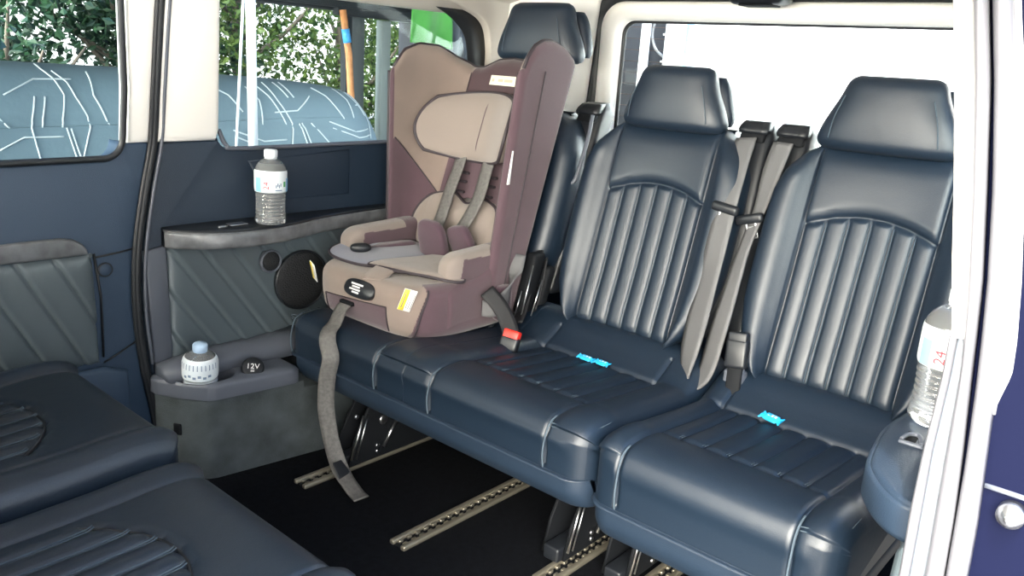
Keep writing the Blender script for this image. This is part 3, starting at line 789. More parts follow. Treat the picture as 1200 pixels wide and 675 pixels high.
# tailgate: frame, glass with heater lines
wr_ = empty('wall_rear', (0, 0, 0)); tag(wr_, kind='structure')
def rr(y0, y1, z0, z1, r, n=8):
    o = []
    for cy, cz, a in ((y1-r, z1-r, 0), (y0+r, z1-r, 90), (y0+r, z0+r, 180), (y1-r, z0+r, 270)):
        o += [(cy+r*math.cos(math.radians(a+90*k/n)), cz+r*math.sin(math.radians(a+90*k/n))) for k in range(n+1)]
    return o
def ringsx(specs): return grid([[(x, y, z) for y, z in rr(*s_)] for x, s_ in specs], cu=True)
WY0, WY1, WZ0, WZ1 = .130, 1.228, .79, 1.278
part('window_frame', ringsx([(1.20, (WY0-.09, WY1+.075, WZ0-.12, WZ1+.062, .09)), (1.125, (WY0-.085, WY1+.070, WZ0-.11, WZ1+.058, .085)), (1.112, (WY0-.075, WY1+.060, WZ0-.10, WZ1+.050, .08)), (1.110, (WY0-.04, WY1+.030, WZ0-.05, WZ1+.025, .06)), (1.122, (WY0-.01, WY1+.008, WZ0-.02, WZ1+.008, .05)), (1.150, (WY0, WY1, WZ0, WZ1, .045)), (1.165, (WY0, WY1, WZ0, WZ1, .045))]), 'cream', wr_)
part('lower_trim', rbox((1.125, -.20, 0), (1.20, 1.56, WZ0-.06), .01), 'trim', wr_)
part('window_gasket', ringsx([(1.150, (WY0+.001, WY1-.001, WZ0+.001, WZ1-.001, .045)), (1.150, (WY0+.010, WY1-.010, WZ0+.008, WZ1-.008, .040)), (1.162, (WY0+.010, WY1-.010, WZ0+.008, WZ1-.008, .040))]), 'rubber', wr_)
part('gap_seal', ringsx([(1.13, (WY0-.125, WY1+.125, WZ0-.2, WZ1+.110, .13)), (1.12, (WY0-.11, WY1+.105, WZ0-.19, WZ1+.095, .12)), (1.12, (WY0-.085, WY1+.070, WZ0-.12, WZ1+.058, .09)), (1.16, (WY0-.085, WY1+.070, WZ0-.12, WZ1+.058, .09))]), 'rubber', wr_)
part('roof_header', [rbox((1.09, -.18, WZ1+.070), (1.22, 1.56, 1.44), .01)], 'headliner', wr_)
w3 = struct('window_3', rbox((1.160, WY0-.02, WZ0-.02), (1.164, WY1+.02, WZ1+.02), .001, 1), 'glass', smooth=False)
part('heater_line', [rbox((1.1585, WY0, z-.0006), (1.1598, WY1, z+.0006), .0002, 1) for z in [WZ0+.03+.0365*k for k in range(13)]], 'heater', w3)

# ceiling: shallow vault down to both rails
cv = [(1.56, 1.255), (1.525, 1.30), (1.46, 1.335), (1.35, 1.355), (1.1, 1.372), (.68, 1.378), (.26, 1.372), (.01, 1.355), (-.10, 1.335), (-.165, 1.30), (-.19, 1.255)]
cr_ = [[(x, y, z) for y, z in cv]+[(x, -.24, 1.26), (x, -.20, 1.44), (x, .68, 1.47), (x, 1.56, 1.44), (x, 1.61, 1.26)] for x in (-2.0, -1.2, -.5, 0, .5, 1.0, 1.14)]
struct('ceiling', loft(cr_), 'headliner')
lamp = thing('roof_lamp', 'dark low roof lamp at the top edge of the rear window', 'lamp', (1.03, .69, 1.32))
part('housing', rbox((.985, .605, 1.318), (1.075, .775, 1.375), .022, 4), 'black', lamp)
part('lens', rbox((.995, .64, 1.314), (1.06, .74, 1.320), .003, 2), 'matte_black', lamp)

# ------------------------------------------------------------------ near side: pillar, jamb of the open door, shelf
wn = empty('wall_right', (0, 0, 0)); tag(wn, kind='structure')
lowN = [(x+.030, z) for x, z in SEAM]+[(-.135, .872), (-.08, .85), (1.20, .852), (1.20, -.02)]
part('lower_trim', prism(lowN, 0, .06, near(), .008, 2), 'trim', wn)
part('quilted_panel', quilt(-.33, .95, .05, .612, NY+.004, .72, .12, -.29, 0, .012, -1), 'quilt', wn)
part('roof_rail', prism([(-.30, 1.25), (.55, 1.29), (.80, 1.235), (.862, 1.08), (.875, .862), (1.20, .862), (1.20, 1.42), (-.30, 1.42)], 0, .05, near(), .006, 2), 'headliner', wn)
struct('window_4', [([(p[0], NY+.0-(p[1]-FY), p[2]) for p in pane(-.16, .90, .83, 1.31, FY+.030)[0]], pane(-.16, .90, .83, 1.31, FY+.030)[1])], 'glass', smooth=False)
# jamb: strips swept along the edge of the doorway; each strip given by its y at a list of heights
JZ = [0., .25, .50, .60, .67, .735, .82, .925, 1.023, 1.127, 1.213, 1.36]
def jx(z): return interp(z, [.0, .14, .39, .6, .87, 1.2, 1.4], [-.31, -.326, -.36, -.346, -.30, -.265, -.245])
def jy(z, zs, ys): return interp(z, zs, ys)
def strip(ya, yb, dx=0., bulge=.006, th=.02, z0=0., z1=1.36, n=60):
    """vertical strip of the jamb between the curves ya(z) and yb(z), slightly domed towards the front"""
    rings = []
    for k in range(n+1):
        z = lerp(z0, z1, k/n); a, b_ = ya(z), yb(z); x = jx(z)+dx; r = []
        for i in range(9):
            t = i/8; r.append((x-bulge*math.sin(PI*t)**.7, lerp(a, b_, t), z))
        rings.append(r+[(x+th, b_, z), (x+th, a, z)])
    return loft(rings)
Y1 = lambda z: jy(z, [.0, .6, .67, .735, .82, .87, .947, 1.02, 1.125, 1.213, 1.36], [-.245, -.236, -.231, -.229, -.229, -.226, -.210, -.196, -.174, -.154, -.125])   # inner edge
Y2 = lambda z: jy(z, [.0, .6, .67, .735, .82, .87], [-.256, -.245, -.241, -.237, -.236, -.233])
Y3 = lambda z: jy(z, [.0, .6, .682, .767, .832, .923, 1.021, 1.126, 1.213, 1.36], [-.272, -.262, -.256, -.250, -.246, -.232, -.215, -.194, -.174, -.142])
Y4 = lambda z: jy(z, [.0, .6, .67, .735, .821, .926, 1.023, 1.127, 1.213, 1.36], [-.292, -.280, -.275, -.268, -.257, -.245, -.228, -.209, -.189, -.158])
Y5 = lambda z: jy(z, [.0, .6, .67, .736, .823, .927, 1.024, 1.128, 1.213, 1.36], [-.293, -.282, -.277, -.272, -.263, -.250, -.234, -.213, -.193, -.162])
Y6 = lambda z: jy(z, [.0, .617, .678, .742, .828, .931, 1.027, 1.129, 1.213, 1.36], [-.312, -.300, -.296, -.289, -.280, -.267, -.251, -.231, -.211, -.180])
part('pillar_trim', strip(Y1, Y3, 0, .004, .15, .862, 1.36), 'cream', wn)
part('trim_rim', strip(lambda z: Y1(z), lambda z: Y2(z), -.004, .005, .03, 0, .862), 'seal', wn)
part('jamb_trim', strip(lambda z: Y2(z), lambda z: Y3(z), .004, .001, .03, 0, .866), 'seal_flat', wn)
part('jamb_panel', strip(lambda z: Y3(z)+.004, lambda z: -.45, .010, 0, .05, -.05, 1.42), 'paint', wn)
part('jamb_sun_patch', strip(lambda z: Y6(z)+.002, lambda z: Y6(z)-interp(z, [.0, .80, .835, .87, 1.0, 1.2, 1.36], [.002, .002, .012, .013, .010, .006, .006]), .006, .001, .02, .79, 1.36), 'hose_jamb_sun', wn)  # sunlit part of the navy jamb, painted as a pale strip
struct('trim_4', strip(lambda z: Y3(z), lambda z: Y4(z), -.006, .009, .02), 'seal')
struct('trim_5', strip(lambda z: Y5(z), lambda z: Y6(z), -.006, .009, .02), 'seal')
part('panel_lap', strip(lambda z: Y6(z)-.001, lambda z: -.44, .006, 0, .01, .712, .716, 2), 'console', wn)
st = solo('rubber_stop', [lathe([(.002, -.016), (.005, -.016), (.006, -.012), (.0085, -.012), (.010, -.007), (.0135, -.006), (.0140, .008), (.002, .008)], (-.328, -.3235, .695), 26, 'x')], 'steel', 'round metal stop bolted to the dark blue door jamb', 'bolt', origin=(-.328, -.3235, .681))

# near shelf, mirror of the far one, its front end rounded
NP = [(-.300, -.245), (-.296, -.215), (-.278, -.190), (-.25, -.168), (-.212, -.149), (-.13, -.134), (-.058, -.128), (.05, -.138), (.14, -.160), (.30, -.185), (.98, -.21)]
a_, s_ = ledge(NP, -.255, .655, .050, -1)
sh2 = thing('armrest_shelf', 'dark armrest shelf with rounded front end, beside the single seat and the open doorway', 'shelf', (.2, -.19, .585))
part('shelf_top', a_, 'trim', sh2); part('shelf_edge', s_, 'trim', sh2)
part('catch_recess', rbox((-.128, -.192, .6545), (-.083, -.157, .6562), .004, 2), 'matte_black', sh2)
part('catch_lever', [rbox((-.138, -.190, .655), (-.130, -.158, .661), .003, 2), tube(smooth_path([(-.128, -.186, .659), (-.112, -.180, .662), (-.107, -.173, .663), (-.112, -.164, .662), (-.128, -.160, .659)], 6), .003, 8)], 'console', sh2)

# added unseen front end of the cabin: bulkhead under the windscreen, closed front door on the near side
struct('added_wall_front', rbox((-2.04, -.24, -.02), (-2.0, 1.64, .86), .01), 'trim')  # unseen, added with the front door below to keep the floor dark
dn = empty('added_door_2', (0, 0, 0)); tag(dn, kind='structure')
part('door_panel', prism([(-2.0, -.02), (-1.50, -.02), (-1.50, .86), (-2.0, .86)], 0, .06, near(), .008, 2), 'door_trim', dn)

# ------------------------------------------------------------------ floor rails
def floor_rail(label, y, x0, x1):
    r = thing('floor_rail', label, 'rail', ((x0+x1)/2, y, 0), 'seat rails in the floor')
    part('track', [rbox((x0, y-.026, 0), (x1, y-.012, .012), .003, 2), rbox((x0, y+.012, 0), (x1, y+.026, .012), .003, 2)], 'rail', r)
    part('channel', rbox((x0+.004, y-.013, 0), (x1, y+.013, .003), .001, 1), 'matte_black', r)
    n = int((x1-x0)/.027); g = []
    for k in range(n):
        x = x0+.02+.027*k
        g += [rbox((x-.007, y-.012, .002), (x+.007, y-.004, .010), .0025, 2), rbox((x-.007, y+.004, .002), (x+.007, y+.012, .010), .0025, 2)]
    part('locking_teeth', g, 'rail', r)
floor_rail('brass-toned slotted floor rail with the webbing end lying beside it', 1.255, -.118, .75)
floor_rail('brass-toned slotted floor rail running under the middle of the bench', .865, -.118, .75)
floor_rail('brass-toned slotted floor rail partly hidden under the bench end near the single seat', .54, .02, .75)
floor_rail('brass-toned slotted floor rail under the single seat', .36, .02, .75)
# ------------------------------------------------------------------ child car seat
CY = 1.272                                               # its middle plane
cs = thing('child_car_seat', 'plum and taupe fabric child car seat with grey harness, strapped beside the far wall', 'child seat', (.30, CY, .395))
def bx(z): return .2617+.33*z                            # face of the back at height z
def rx(z, s=-1): return .37+.14*(z-.58) if s < 0 else .375-.01*(z-.58)   # front rim of the wings, the far one reaching further
ZB0 = .46
def top_h(s):
    a = abs(s)
    if s < -.5: return interp(a, [.50, .60, .70, .80, .88, .94, .98, 1.0], [1.100, 1.145, 1.172, 1.182, 1.180, 1.165, 1.135, 1.105])
    return interp(a, [0, .20, .38, .50, .62, .74, .86, .94, 1.0], [1.128, 1.122, 1.098, 1.096, 1.124, 1.152, 1.155, 1.135, 1.085])
def inner(s, z):
    """a point of the seat's hollow face: s runs from the near wing's rim (-1) to the far wing's rim (+1)"""
    a = abs(s); sg = 1 if s >= 0 else -1; xb = bx(z); dep = max(.03, xb-rx(z, s))
    if a <= .5:
        y = a/.5*.135; x = xb-.010*(a/.5)**3
    else:
        w = (a-.5)/.5
        y = .135+.060*math.sin(min(1, w*1.25)*PI/2)+.012*w; x = xb-.010-(dep-.010)*w**1.35
    return Vector((x, CY+sg*y, z))
def inner_n(s, z):
    e = .01; p = inner(max(-1, s-e), z); q = inner(min(1, s+e), z); t = (q-p).normalized()
    n = Vector((-t.y, t.x, 0))
    return n.normalized() if n.x <= 0 or abs(n.y) > .9 else -n
def outer_(s, z):
    a = abs(s); sg = 1 if s >= 0 else -1; xb = bx(z)+.058+.012*sstep(.3, .6, -s); xr = rx(z, s)
    if a <= .5: return Vector((xb-.006*(a/.5)**2, CY+sg*a/.5*.150, z))
    w = (a-.5)/.5
    return Vector((lerp(xb-.006, xr+.012, max(0, w-.10)/.90 if w > .10 else 0), CY+sg*(.150+.080*math.sin(min(1, w*3.6)*PI/2)), z))
NS, NT = 150, 150
rings = []; mi = []
for j in range(NT+1):
    t = j/NT; t = t if t < .9 else .9+.1*math.sin((t-.9)/.1*PI/2)
    th = 1. if t < .955 else math.sqrt(max(0., 1-((t-.955)/.045)**2)); ring = []
    for i in range(NS+1):
        s = -1+2*i/NS; z = lerp(ZB0, top_h(s), t); p = inner(s, z); q = outer_(s, z); m_ = (p+q)/2
        ring.append(tuple(m_+(p-m_)*th))
    # rim of the far wing
    for k in range(1, 6):
        a = PI*k/6; z = lerp(ZB0, top_h(1), t); p = inner(1, z); q = outer_(1, z); m_ = (p+q)/2; r = (p-m_)
        ring.append(tuple(m_+(r*math.cos(a)+Vector((-1, 0, 0))*r.length*math.sin(a)*1.1)*th))
    for i in range(NS+1):
        s = 1-2*i/NS; z = lerp(ZB0, top_h(s), t); p = inner(s, z); q = outer_(s, z); m_ = (p+q)/2
        ring.append(tuple(m_+(q-m_)*th))
    for k in range(1, 6):
        a = PI*k/6; z = lerp(ZB0, top_h(-1), t); p = inner(-1, z); q = outer_(-1, z); m_ = (p+q)/2; r = (q-m_)
        ring.append(tuple(m_+(r*math.cos(a)+Vector((-1, 0, 0))*r.length*math.sin(a)*1.1)*th))
    rings.append(ring)
sv, sf = loft(rings, False); L_ = len(rings[0])
mats_ = []
for q in sf:
    if len(q) > 4: mats_.append(2); continue
    j, i = divmod(min(q), L_); j2 = j
    if i > 2*L_: i = 0
    cen = [sum(sv[k][c] for k in q)/len(q) for c in range(3)]; z = cen[2]
    if i < NS:
        s = -1+2*(i+.5)/NS; a = abs(s)
        if a > .47: mats_.append(0 if z > .715+.17*((a-.47)/.53)**1.2 else 2)
        else: mats_.append(1 if z > .985 else 2)
    elif i < NS+6 or i >= 2*NS+7: mats_.append(4)
    else:
        s = 1-2*(i-NS-6+.5)/NS; mats_.append(3 if abs(s) < .86 else 4)
g = G(); g.add(sv, sf, mats_)
shell = finish('shell', g, ['taupe', 'brown', 'mauve', 'mauve', 'mauve'], cs)
def on_in(s, z, off): return inner(s, z)+inner_n(s, z)*off
# piping: round the rims, along the colour changes
rim = []
for k in range(41):
    rim.append(outer_(1, lerp(ZB0+.02, top_h(1)-.012, k/40))+Vector((-.016, -.004, 0)))
pipes = [tube(rim, .0045, 8), tube([outer_(-1, lerp(ZB0+.02, top_h(-1)-.012, k/40))+Vector((-.016, .020, 0)) for k in range(41)], .0035, 8)]
topl = []
for k in range(97):
    s = -1+2*k/96; p = (inner(s, top_h(s))+outer_(s, top_h(s)))/2; topl.append(p+Vector((0, 0, .0)))
pipes.append(tube(topl, .005, 8))
for sg in (1, -1):
    pipes.append(tube([on_in(sg*lerp(.47, .99, k/30), .715+.17*((lerp(.47, .99, k/30)-.47)/.53)**1.2, .001) for k in range(31)], .0022, 6))
    pipes.append(tube([on_in(sg*.47, lerp(.985, 1.08, k/12), .001) for k in range(13)], .0018, 6))
part('piping', pipes, 'piping', shell)
# side seam on the near wing's outer face
part('seam', tube([outer_(-.86, lerp(.50, 1.10, k/40))+Vector((0, -.001, 0)) for k in range(41)], .0022, 6), 'piping', shell)

def hpt(s, z, off):
    return Vector((bx(z)-.006-.118*(abs(s)/.83)**2.0-off*(1-.25*s*s), CY+s*.222-(.3*off*s), z))
def rsq(u, v, k):
    """square to softly rounded square"""
    return u*math.sqrt(1-k*v*v), v*math.sqrt(1-k*u*u)
def soft_pad(place, shape, k, th, n=56):
    """padded cushion: shape(x, y) -> (s, z); place(s, z, off) -> point"""
    T = [math.sin(lerp(-PI/2, PI/2, i/n)) for i in range(n+1)]
    fr, bk_ = [], []
    for v in T:
        r1, r2 = [], []
        for u in T:
            q = shape(*rsq(u, v, k)); h = th*((1-u**4)*(1-v**4))**.5
            r1.append(tuple(place(*q, .004+h))); r2.append(tuple(place(*q, -.012)))
        fr.append(r1); bk_.append(r2)
    return loft([f+list(reversed(b__)) for f, b__ in zip(fr, bk_)])
def pad_rim(place, shape, k, off, n=40):
    o = []
    for a0, a1, fixed, val in ((-1, 1, 'v', -1), (-1, 1, 'u', 1), (1, -1, 'v', 1), (1, -1, 'u', -1)):
        for i in range(n):
            t = math.sin(lerp(-PI/2, PI/2, i/n)); t = t if a0 < 0 else -t
            u, v = (t, val) if fixed == 'v' else (val, t)
            o.append(place(*shape(*(q*.985 for q in rsq(u, v, k))), off))
    return o
def spow(v, e): return math.copysign(abs(v)**e, v)
def head_xy(x, y): return .84*x, .928+y*.101*(1-.09*x*x)
hp = part('head_pad', soft_pad(hpt, head_xy, .30, .036), 'taupe_light', cs)
part('piping', tube(pad_rim(hpt, head_xy, .30, .012), .0052, 8, True), 'piping', hp)
part('seam', tube([hpt(-.03, lerp(.838, 1.018, k/16), .0405-.03*abs(k/8-1)**6) for k in range(17)], .0014, 6), 'mauve', hp)
def lum_xy(x, y):
    q = .66*x+.05
    return q, .632+y*(.104 if y > 0 else .085)-(.030*gauss(q, .16)*y if y > 0 else 0)
lp = part('lumbar_pad', soft_pad(on_in, lum_xy, .40, .032), 'taupe_light', cs)
part('piping', tube(pad_rim(on_in, lum_xy, .40, .010), .0046, 8, True), 'piping', lp)
for w_ in [rbox((bx(z)-.014, CY+sy-.034, z-.004), (bx(z)-.002, CY+sy+.034, z+.004), .002, 1) for sy in (-.055, .060) for z in (.735, .765, .790)]: part('harness_slot', w_, 'piping', cs)
# harness
for sy, tw in ((.052, .0), (-.062, -.012)):
    part('harness_strap', strap([(bx(.84)-.030, CY+sy, .845), (bx(.80)-.034, CY+sy, .800), (bx(.73)-.046, CY+sy+tw*.5-.004, .735), (bx(.67)-.060, CY+sy*.8+tw, .670), (bx(.63)-.085, CY+sy*.6+tw, .620)], (.10, 1, .05), .046, .0016), 'harness', cs)
def cushion_block(c, hx, hy, hz, e=(0, 0, 0), p=.55, n=28, m=14):
    rows = []
    for j in range(m+1):
        f = -PI/2+PI*j/m; cz, cr = spow(math.sin(f), p), abs(math.cos(f))**p
        rows.append([(c[0]+hx*cr*spow(math.cos(2*PI*i/n), p), c[1]+hy*cr*spow(math.sin(2*PI*i/n), p), c[2]+hz*cz) for i in range(n)])
    v, f = loft(rows); return rot_about(v, c, e), f
# buckle pad standing up between the straps, second harness pad beside it
part('crotch_pad', cushion_block((.352, CY-.004, .592), .016, .050, .084, (.05, -.32, .1)), 'purple', cs)
part('harness_pad', cushion_block((.388, CY-.082, .612), .016, .042, .054, (-.25, -.35, .1)), 'purple', cs)
# base block
def base_vf():
    rings = []; NZ = 70; NA = 260
    for j in range(NZ+1):
        t = j/NZ; z = lerp(.396, .548, t)
        e = min(t, 1-t)*.152; r = .034; ins = r-math.sqrt(max(0, r*r-(r-min(r, e))**2))
        ring = []
        x0 = .082+.014*(1-t)-.012*math.sin(PI*t); x1 = .52
        for i in range(NA):
            a = 2*PI*i/NA; ca, sa = spow(math.cos(a), .42), spow(math.sin(a), .42)
            hx = (x1-x0)/2-ins; hy = .225-ins*.9
            fr = .14*max(0, -ca)**6*abs(sa)**2                   # front corners pulled in
            zz = z-(.055*sstep(.30, .50, (x0+x1)/2+ca*hx) if t > .4 else 0)*(t-.4)*1.2
            ring.append(((x0+x1)/2+ca*hx, CY+sa*hy*(1-.6*fr), zz))
        rings.append(ring)
    return loft(rings)
bv, bf = base_vf(); mats_ = []
def base_front(y, z, off):
    c = min((p for p in bv if abs(p[2]-z) < .003 and abs(p[1]-y) < .012 and p[0] < .3), key=lambda p: p[0])
    return (c[0]-off, y, z)
def base_side(x, z, off):
    c = min((p for p in bv if abs(p[2]-z) < .004 and abs(p[0]-x) < .012), key=lambda p: p[1])
    return (x, c[1]-off, z)
for q in bf:
    c = [sum(bv[k][d] for k in q)/len(q) for d in range(3)]; yy = c[1]-CY
    side = abs(yy) > .150 and c[0] > .112+.035*((c[2]-.416)/.13)**2
    frontlow = c[0] < .16 and -.120 < yy < .140 and c[2] < .486-.07*(yy+.12)
    mats_.append(1 if (side or frontlow) else 0)
g = G(); g.add(bv, bf, mats_)
base = finish('base', g, ['taupe', 'mauve'], cs)
part('front_panel_seam', [tube(smooth_path([base_front(CY+y_, .486-.07*(y_+.12), .0005) for y_ in (-.12, -.06, 0, .07, .14)], 8), .0018, 6), tube([base_front(CY-.12, z_, .0005) for z_ in (.486, .46, .44, .42)], .0018, 6), tube([base_front(CY+.14, z_, .0005) for z_ in (.468, .45, .43, .415)], .0018, 6)], 'piping', base)
part('side_piping', tube(smooth_path([base_side(.112+.035*((z_-.416)/.13)**2, z_, .0005) for z_ in (.41, .43, .45, .47, .49, .51, .53, .540)], 6), .003, 8), 'piping', base)
# lower sides of the shell joining base and back
for sg in (-1, 1):
    rows = []
    for k in range(17):
        t = k/16; x = lerp(.20, .50, t); zt = interp(t, [0, .15, .4, .7, 1], [.535, .545, .555, .60, .66]); ring = []
        for i in range(20):
            a = 2*PI*i/20
            ring.append((x, CY+sg*(.205+.022*spow(math.cos(a), .6)), lerp(.415, zt, .5+.5*spow(math.sin(a), .6))))
        rows.append(ring)
    part('side_panel', loft(rows), 'mauve', cs)
# arm cushions
def arm(sg, x0, x1, z0, z1, w):
    rings = []; n = 72; m = 80; ms = []
    for k in range(m+1):
        t = k/m; x = lerp(x0, x1, t); e = min(t, 1.)*(x1-x0); r = .055
        ins = r-math.sqrt(max(0, r*r-(r-min(r, e))**2)) if e < r else 0; ins *= .85
        zc_, hz = lerp((z0+z1)/2, (z0+z1)/2+.012, t), (z1-z0)/2-ins*.7; hy = w/2-ins*.5
        rings.append([(x, CY+sg*.182+hy*spow(math.cos(2*PI*i/n), .6), zc_+hz*spow(math.sin(2*PI*i/n), .6)) for i in range(n)])
    v, f = loft(rings)
    for q in f:
        c = [sum(v[k][d] for k in q)/len(q) for d in range(3)]
        top = c[2] > z1-.012 ; fr = c[0] < x0+.030+.018*sstep(z0, z1, c[2])
        ms.append(0 if (top and c[0] < x1-.05) or fr else 1)
    g = G(); g.add(v, f, ms)
    o = finish('arm_cushion', g, ['taupe_light', 'mauve'], cs)
    return o
arm(1, .175, .43, .545, .630, .074); arm(-1, .215, .44, .520, .618, .070)
part('inner_pad', cushion_block((.290, CY+.128, .565), .095, .022, .020, (0, -.05, -.18)), 'purple', cs)
# seat cover lying in the hollow: two lobes that rise over the front edge
def lobe(pts, zs, th=.012):
    """flat soft flap; pts outline (x,y), zs heights at the outline"""
    n = len(pts); P_ = []
    for i in range(n):
        for k in range(5):
            t = k/5; a, b_, c, d = [(*pts[(i+j) % n], zs[(i+j) % n]) for j in (-1, 0, 1, 2)]
            P_.append(tuple(.5*((2*b_[q])+(c[q]-a[q])*t+(2*a[q]-5*b_[q]+4*c[q]-d[q])*t*t+(3*b_[q]-a[q]-3*c[q]+d[q])*t**3) for q in range(3)))
    cx, cy_, cz_ = [sum(p[q] for p in P_)/len(P_) for q in range(3)]
    rows = []
    for r, dz in ((.02, th), (.35, th*.98), (.7, th*.9), (.9, th*.62), (.98, th*.25), (1., 0), (.97, -th*.35), (.7, -th*.5), (.02, -th*.5)):
        rows.append([(cx+(p[0]-cx)*r, cy_+(p[1]-cy_)*r, cz_+(p[2]-cz_)*r+dz) for p in P_])
    return loft(rows), P_
lv, lp_ = lobe([(.155, CY+.205), (.120, CY+.165), (.135, CY+.06), (.190, CY+.005), (.30, CY+.01), (.40, CY+.05), (.40, CY+.17), (.26, CY+.205)], [.575, .562, .555, .556, .558, .56, .575, .585])
o = part('seat_flap', lv, 'lilac', cs); part('piping', tube(lp_, .004, 6, True), 'piping', o)
lv, lp_ = lobe([(.145, CY+.035), (.150, CY-.02), (.165, CY-.10), (.190, CY-.165), (.225, CY-.215), (.262, CY-.222), (.290, CY-.17), (.38, CY-.14), (.40, CY-.03), (.28, CY+.02), (.19, CY+.04)], [.560, .562, .562, .560, .552, .550, .556, .565, .565, .562, .562])
o = part('seat_flap', lv, 'taupe_light', cs); part('piping', tube(lp_, .004, 6, True), 'piping', o)
# adjuster: black plate with small pale print, button, slot and the long pull strap
def on_front(p, q, d):
    """p along the width, q up, d off the front face of the base (which leans back)"""
    return (.0745+q*.42-d*.9, CY-.016-p, .512+q*.90+d*.42)
pl = part('adjuster_plate', loft([[on_front(.060*k*ca, .025*k*sa, d) for ca, sa in [(spow(math.cos(2*PI*i/48), .75), spow(math.sin(2*PI*i/48), .75)) for i in range(48)]] for k, d in ((.96, -.014), (1., .000), (1., .003), (.95, .0055), (.02, .006))]), 'black', cs)
rows_ = []
for r_, (a0, a1) in enumerate(((-.022, .026), (-.016, .016), (-.024, .020), (-.010, .018))):
    qq = .010-.0075*r_
    vv, ff = rbox((a0-.010, qq-.0024, .0055), (a1-.010, qq+.0024, .0068), .0004, 1)
    rows_.append(([on_front(*p) for p in vv], ff))
part('print', rows_, 'tag_white', pl)
part('adjuster_flap', [(rot_about(v, (.13, CY-.035, .555), (0, -.30, .25)), f) for v, f in [rbox((.090, CY-.066, .548), (.165, CY+.000, .557), .004, 2)]], 'taupe', cs)
part('adjuster_strap', strap([(.155, CY+.040, .555), (.150, CY+.012, .560), (.160, CY-.08, .560), (.185, CY-.10, .565)], (1, .2, 0), .010), 'piping', cs)
part('strap_slot', rbox((.066, CY+.010, .456), (.082, CY+.062, .468), .004, 2), 'matte_black', cs)
part('pull_strap', strap([(.076, CY+.034, .462), (.054, CY+.034, .450), (.022, CY+.020, .418), (-.006, CY+.008, .405), (-.024, CY-.010, .385), (-.030, CY-.032, .345), (-.031, CY-.020, .294), (-.031, CY-.014, .240), (-.031, CY-.015, .194), (-.031, CY-.030, .135), (-.033, CY-.055, .085), (-.036, CY-.092, .042), (-.040, CY-.150, .012), (-.044, CY-.185, .006)],
     [(0, 1, 0), (0, 1, 0), (-.1, 1, 0), (-.3, 1, 0), (-.6, .8, 0), (-.8, .6, 0), (-.8, .6, 0), (-.8, .6, 0), (-.75, .65, 0), (-.6, .8, 0), (-.5, .8, .2), (-.6, .7, .3), (-.9, .4, .1), (-1, .2, 0)], .044, .0018, 8), 'harness', cs)
part('strap_clip', rbox((-.056, CY-.105, .046), (-.014, CY-.075, .055), .003, 2, lambda p: (p[0], p[1], p[2]+(p[1]-CY+.09)*1.1)), 'black', cs)
part('height_knob', [cushion_block((.185, CY+.120, .585), .030, .016, .013, (0, 0, -.5), .8)], 'black', cs)
# stickers and tags
def sticker(c, e, w, h):
    o = part('label', [(rot_about(v, c, e), f) for v, f in [rbox((c[0]-w/2, c[1]-.0012, c[2]-h/2), (c[0]+w/2, c[1]+.0012, c[2]+h/2), .0006, 1)]], 'white', cs)
    part('label_band', [(rot_about(v, c, e), f) for v, f in [rbox((c[0]-w/2+.001, c[1]-.0019, c[2]-h/2+.001), (c[0]-w*.05, c[1]+.0019, c[2]+h/2-.001), .0006, 1)]], 'yellow', o)
    part('print', [(rot_about(v, c, e), f) for v, f in [rbox((c[0]+w*(.06+.17*k), c[1]-.0017, c[2]-h*.36), (c[0]+w*(.10+.17*k), c[1]+.0017, c[2]+h*.36), .0003, 1) for k in range(3)]+[rbox((c[0]-w*.32, c[1]-.0022, c[2]-h*.36), (c[0]-w*.24, c[1]+.0022, c[2]+h*.30), .0003, 1)]], 'print', o)
    return o
sticker((.088, CY-.190, .520), (.30, .28, -.62), .034, .066)
sticker((.080, CY+.196, .515), (.30, .28, -1.75), .030, .060)
tg = part('brand_tag', [(lambda q: ([tuple(on_in(p[1]/.27, p[2], .004+p[0])) for p in q[0]], q[1]))(rbox((0, -.060, 1.050), (.003, .045, 1.078), .001, 1))], 'tag', shell)
part('print', [(lambda q: ([tuple(on_in(p[1]/.27, p[2], .007+p[0])) for p in q[0]], q[1]))(rbox((0, a, 1.060), (.0008, b_, 1.068), .0003, 1)) for a, b_ in ((-.045, -.012), (-.008, .012), (.028, .036))], 'faint', tg)
part('side_tag', [tuple([[( .405+p[0], CY-.2285+p[1], .845+p[2]) for p in rbox((-.001, -.004, -.045), (.010, .0, .045), .001, 1, lambda p: (p[0]*(1-(p[2]+.045)/.12)+p[2]*.16, p[1], p[2]))[0]], rbox((-.001, -.004, -.045), (.010, .0, .045), .001, 1)[1]])], 'white', shell)
# the van's lap belt threaded round the child seat, seen at the near lower side
part('belt_guide', [rbox((.375, CY-.252, .420), (.43, CY-.218, .520), .012, 3)], 'purple', cs)
part('guide_dot', lathe([(.001, -.004), (.005, -.004), (.005, .002), (.001, .002)], (.395, CY-.253, .485), 14, 'y'), 'red', cs)
part('belt_loop', strap([(.46, CY-.235, .60), (.425, CY-.250, .54), (.385, CY-.262, .495), (.34, CY-.262, .470), (.315, CY-.24, .470)], (.5, .1, .8), .044), 'belt', cs)
part('lap_belt', strap([(.322, CY-.248, .520), (.330, CY-.285, .490), (.328, CY-.320, .455), (.318, CY-.347, .427)], (.8, -.3, .5), .044), 'belt_dark', cs)
part('guide_mark', prism([(0, 0), (.020, .004), (.006, .026)], 0, .002, lambda p, q, d: (.342+p, CY-.256-d, .452+q), 0), 'yellow', cs)
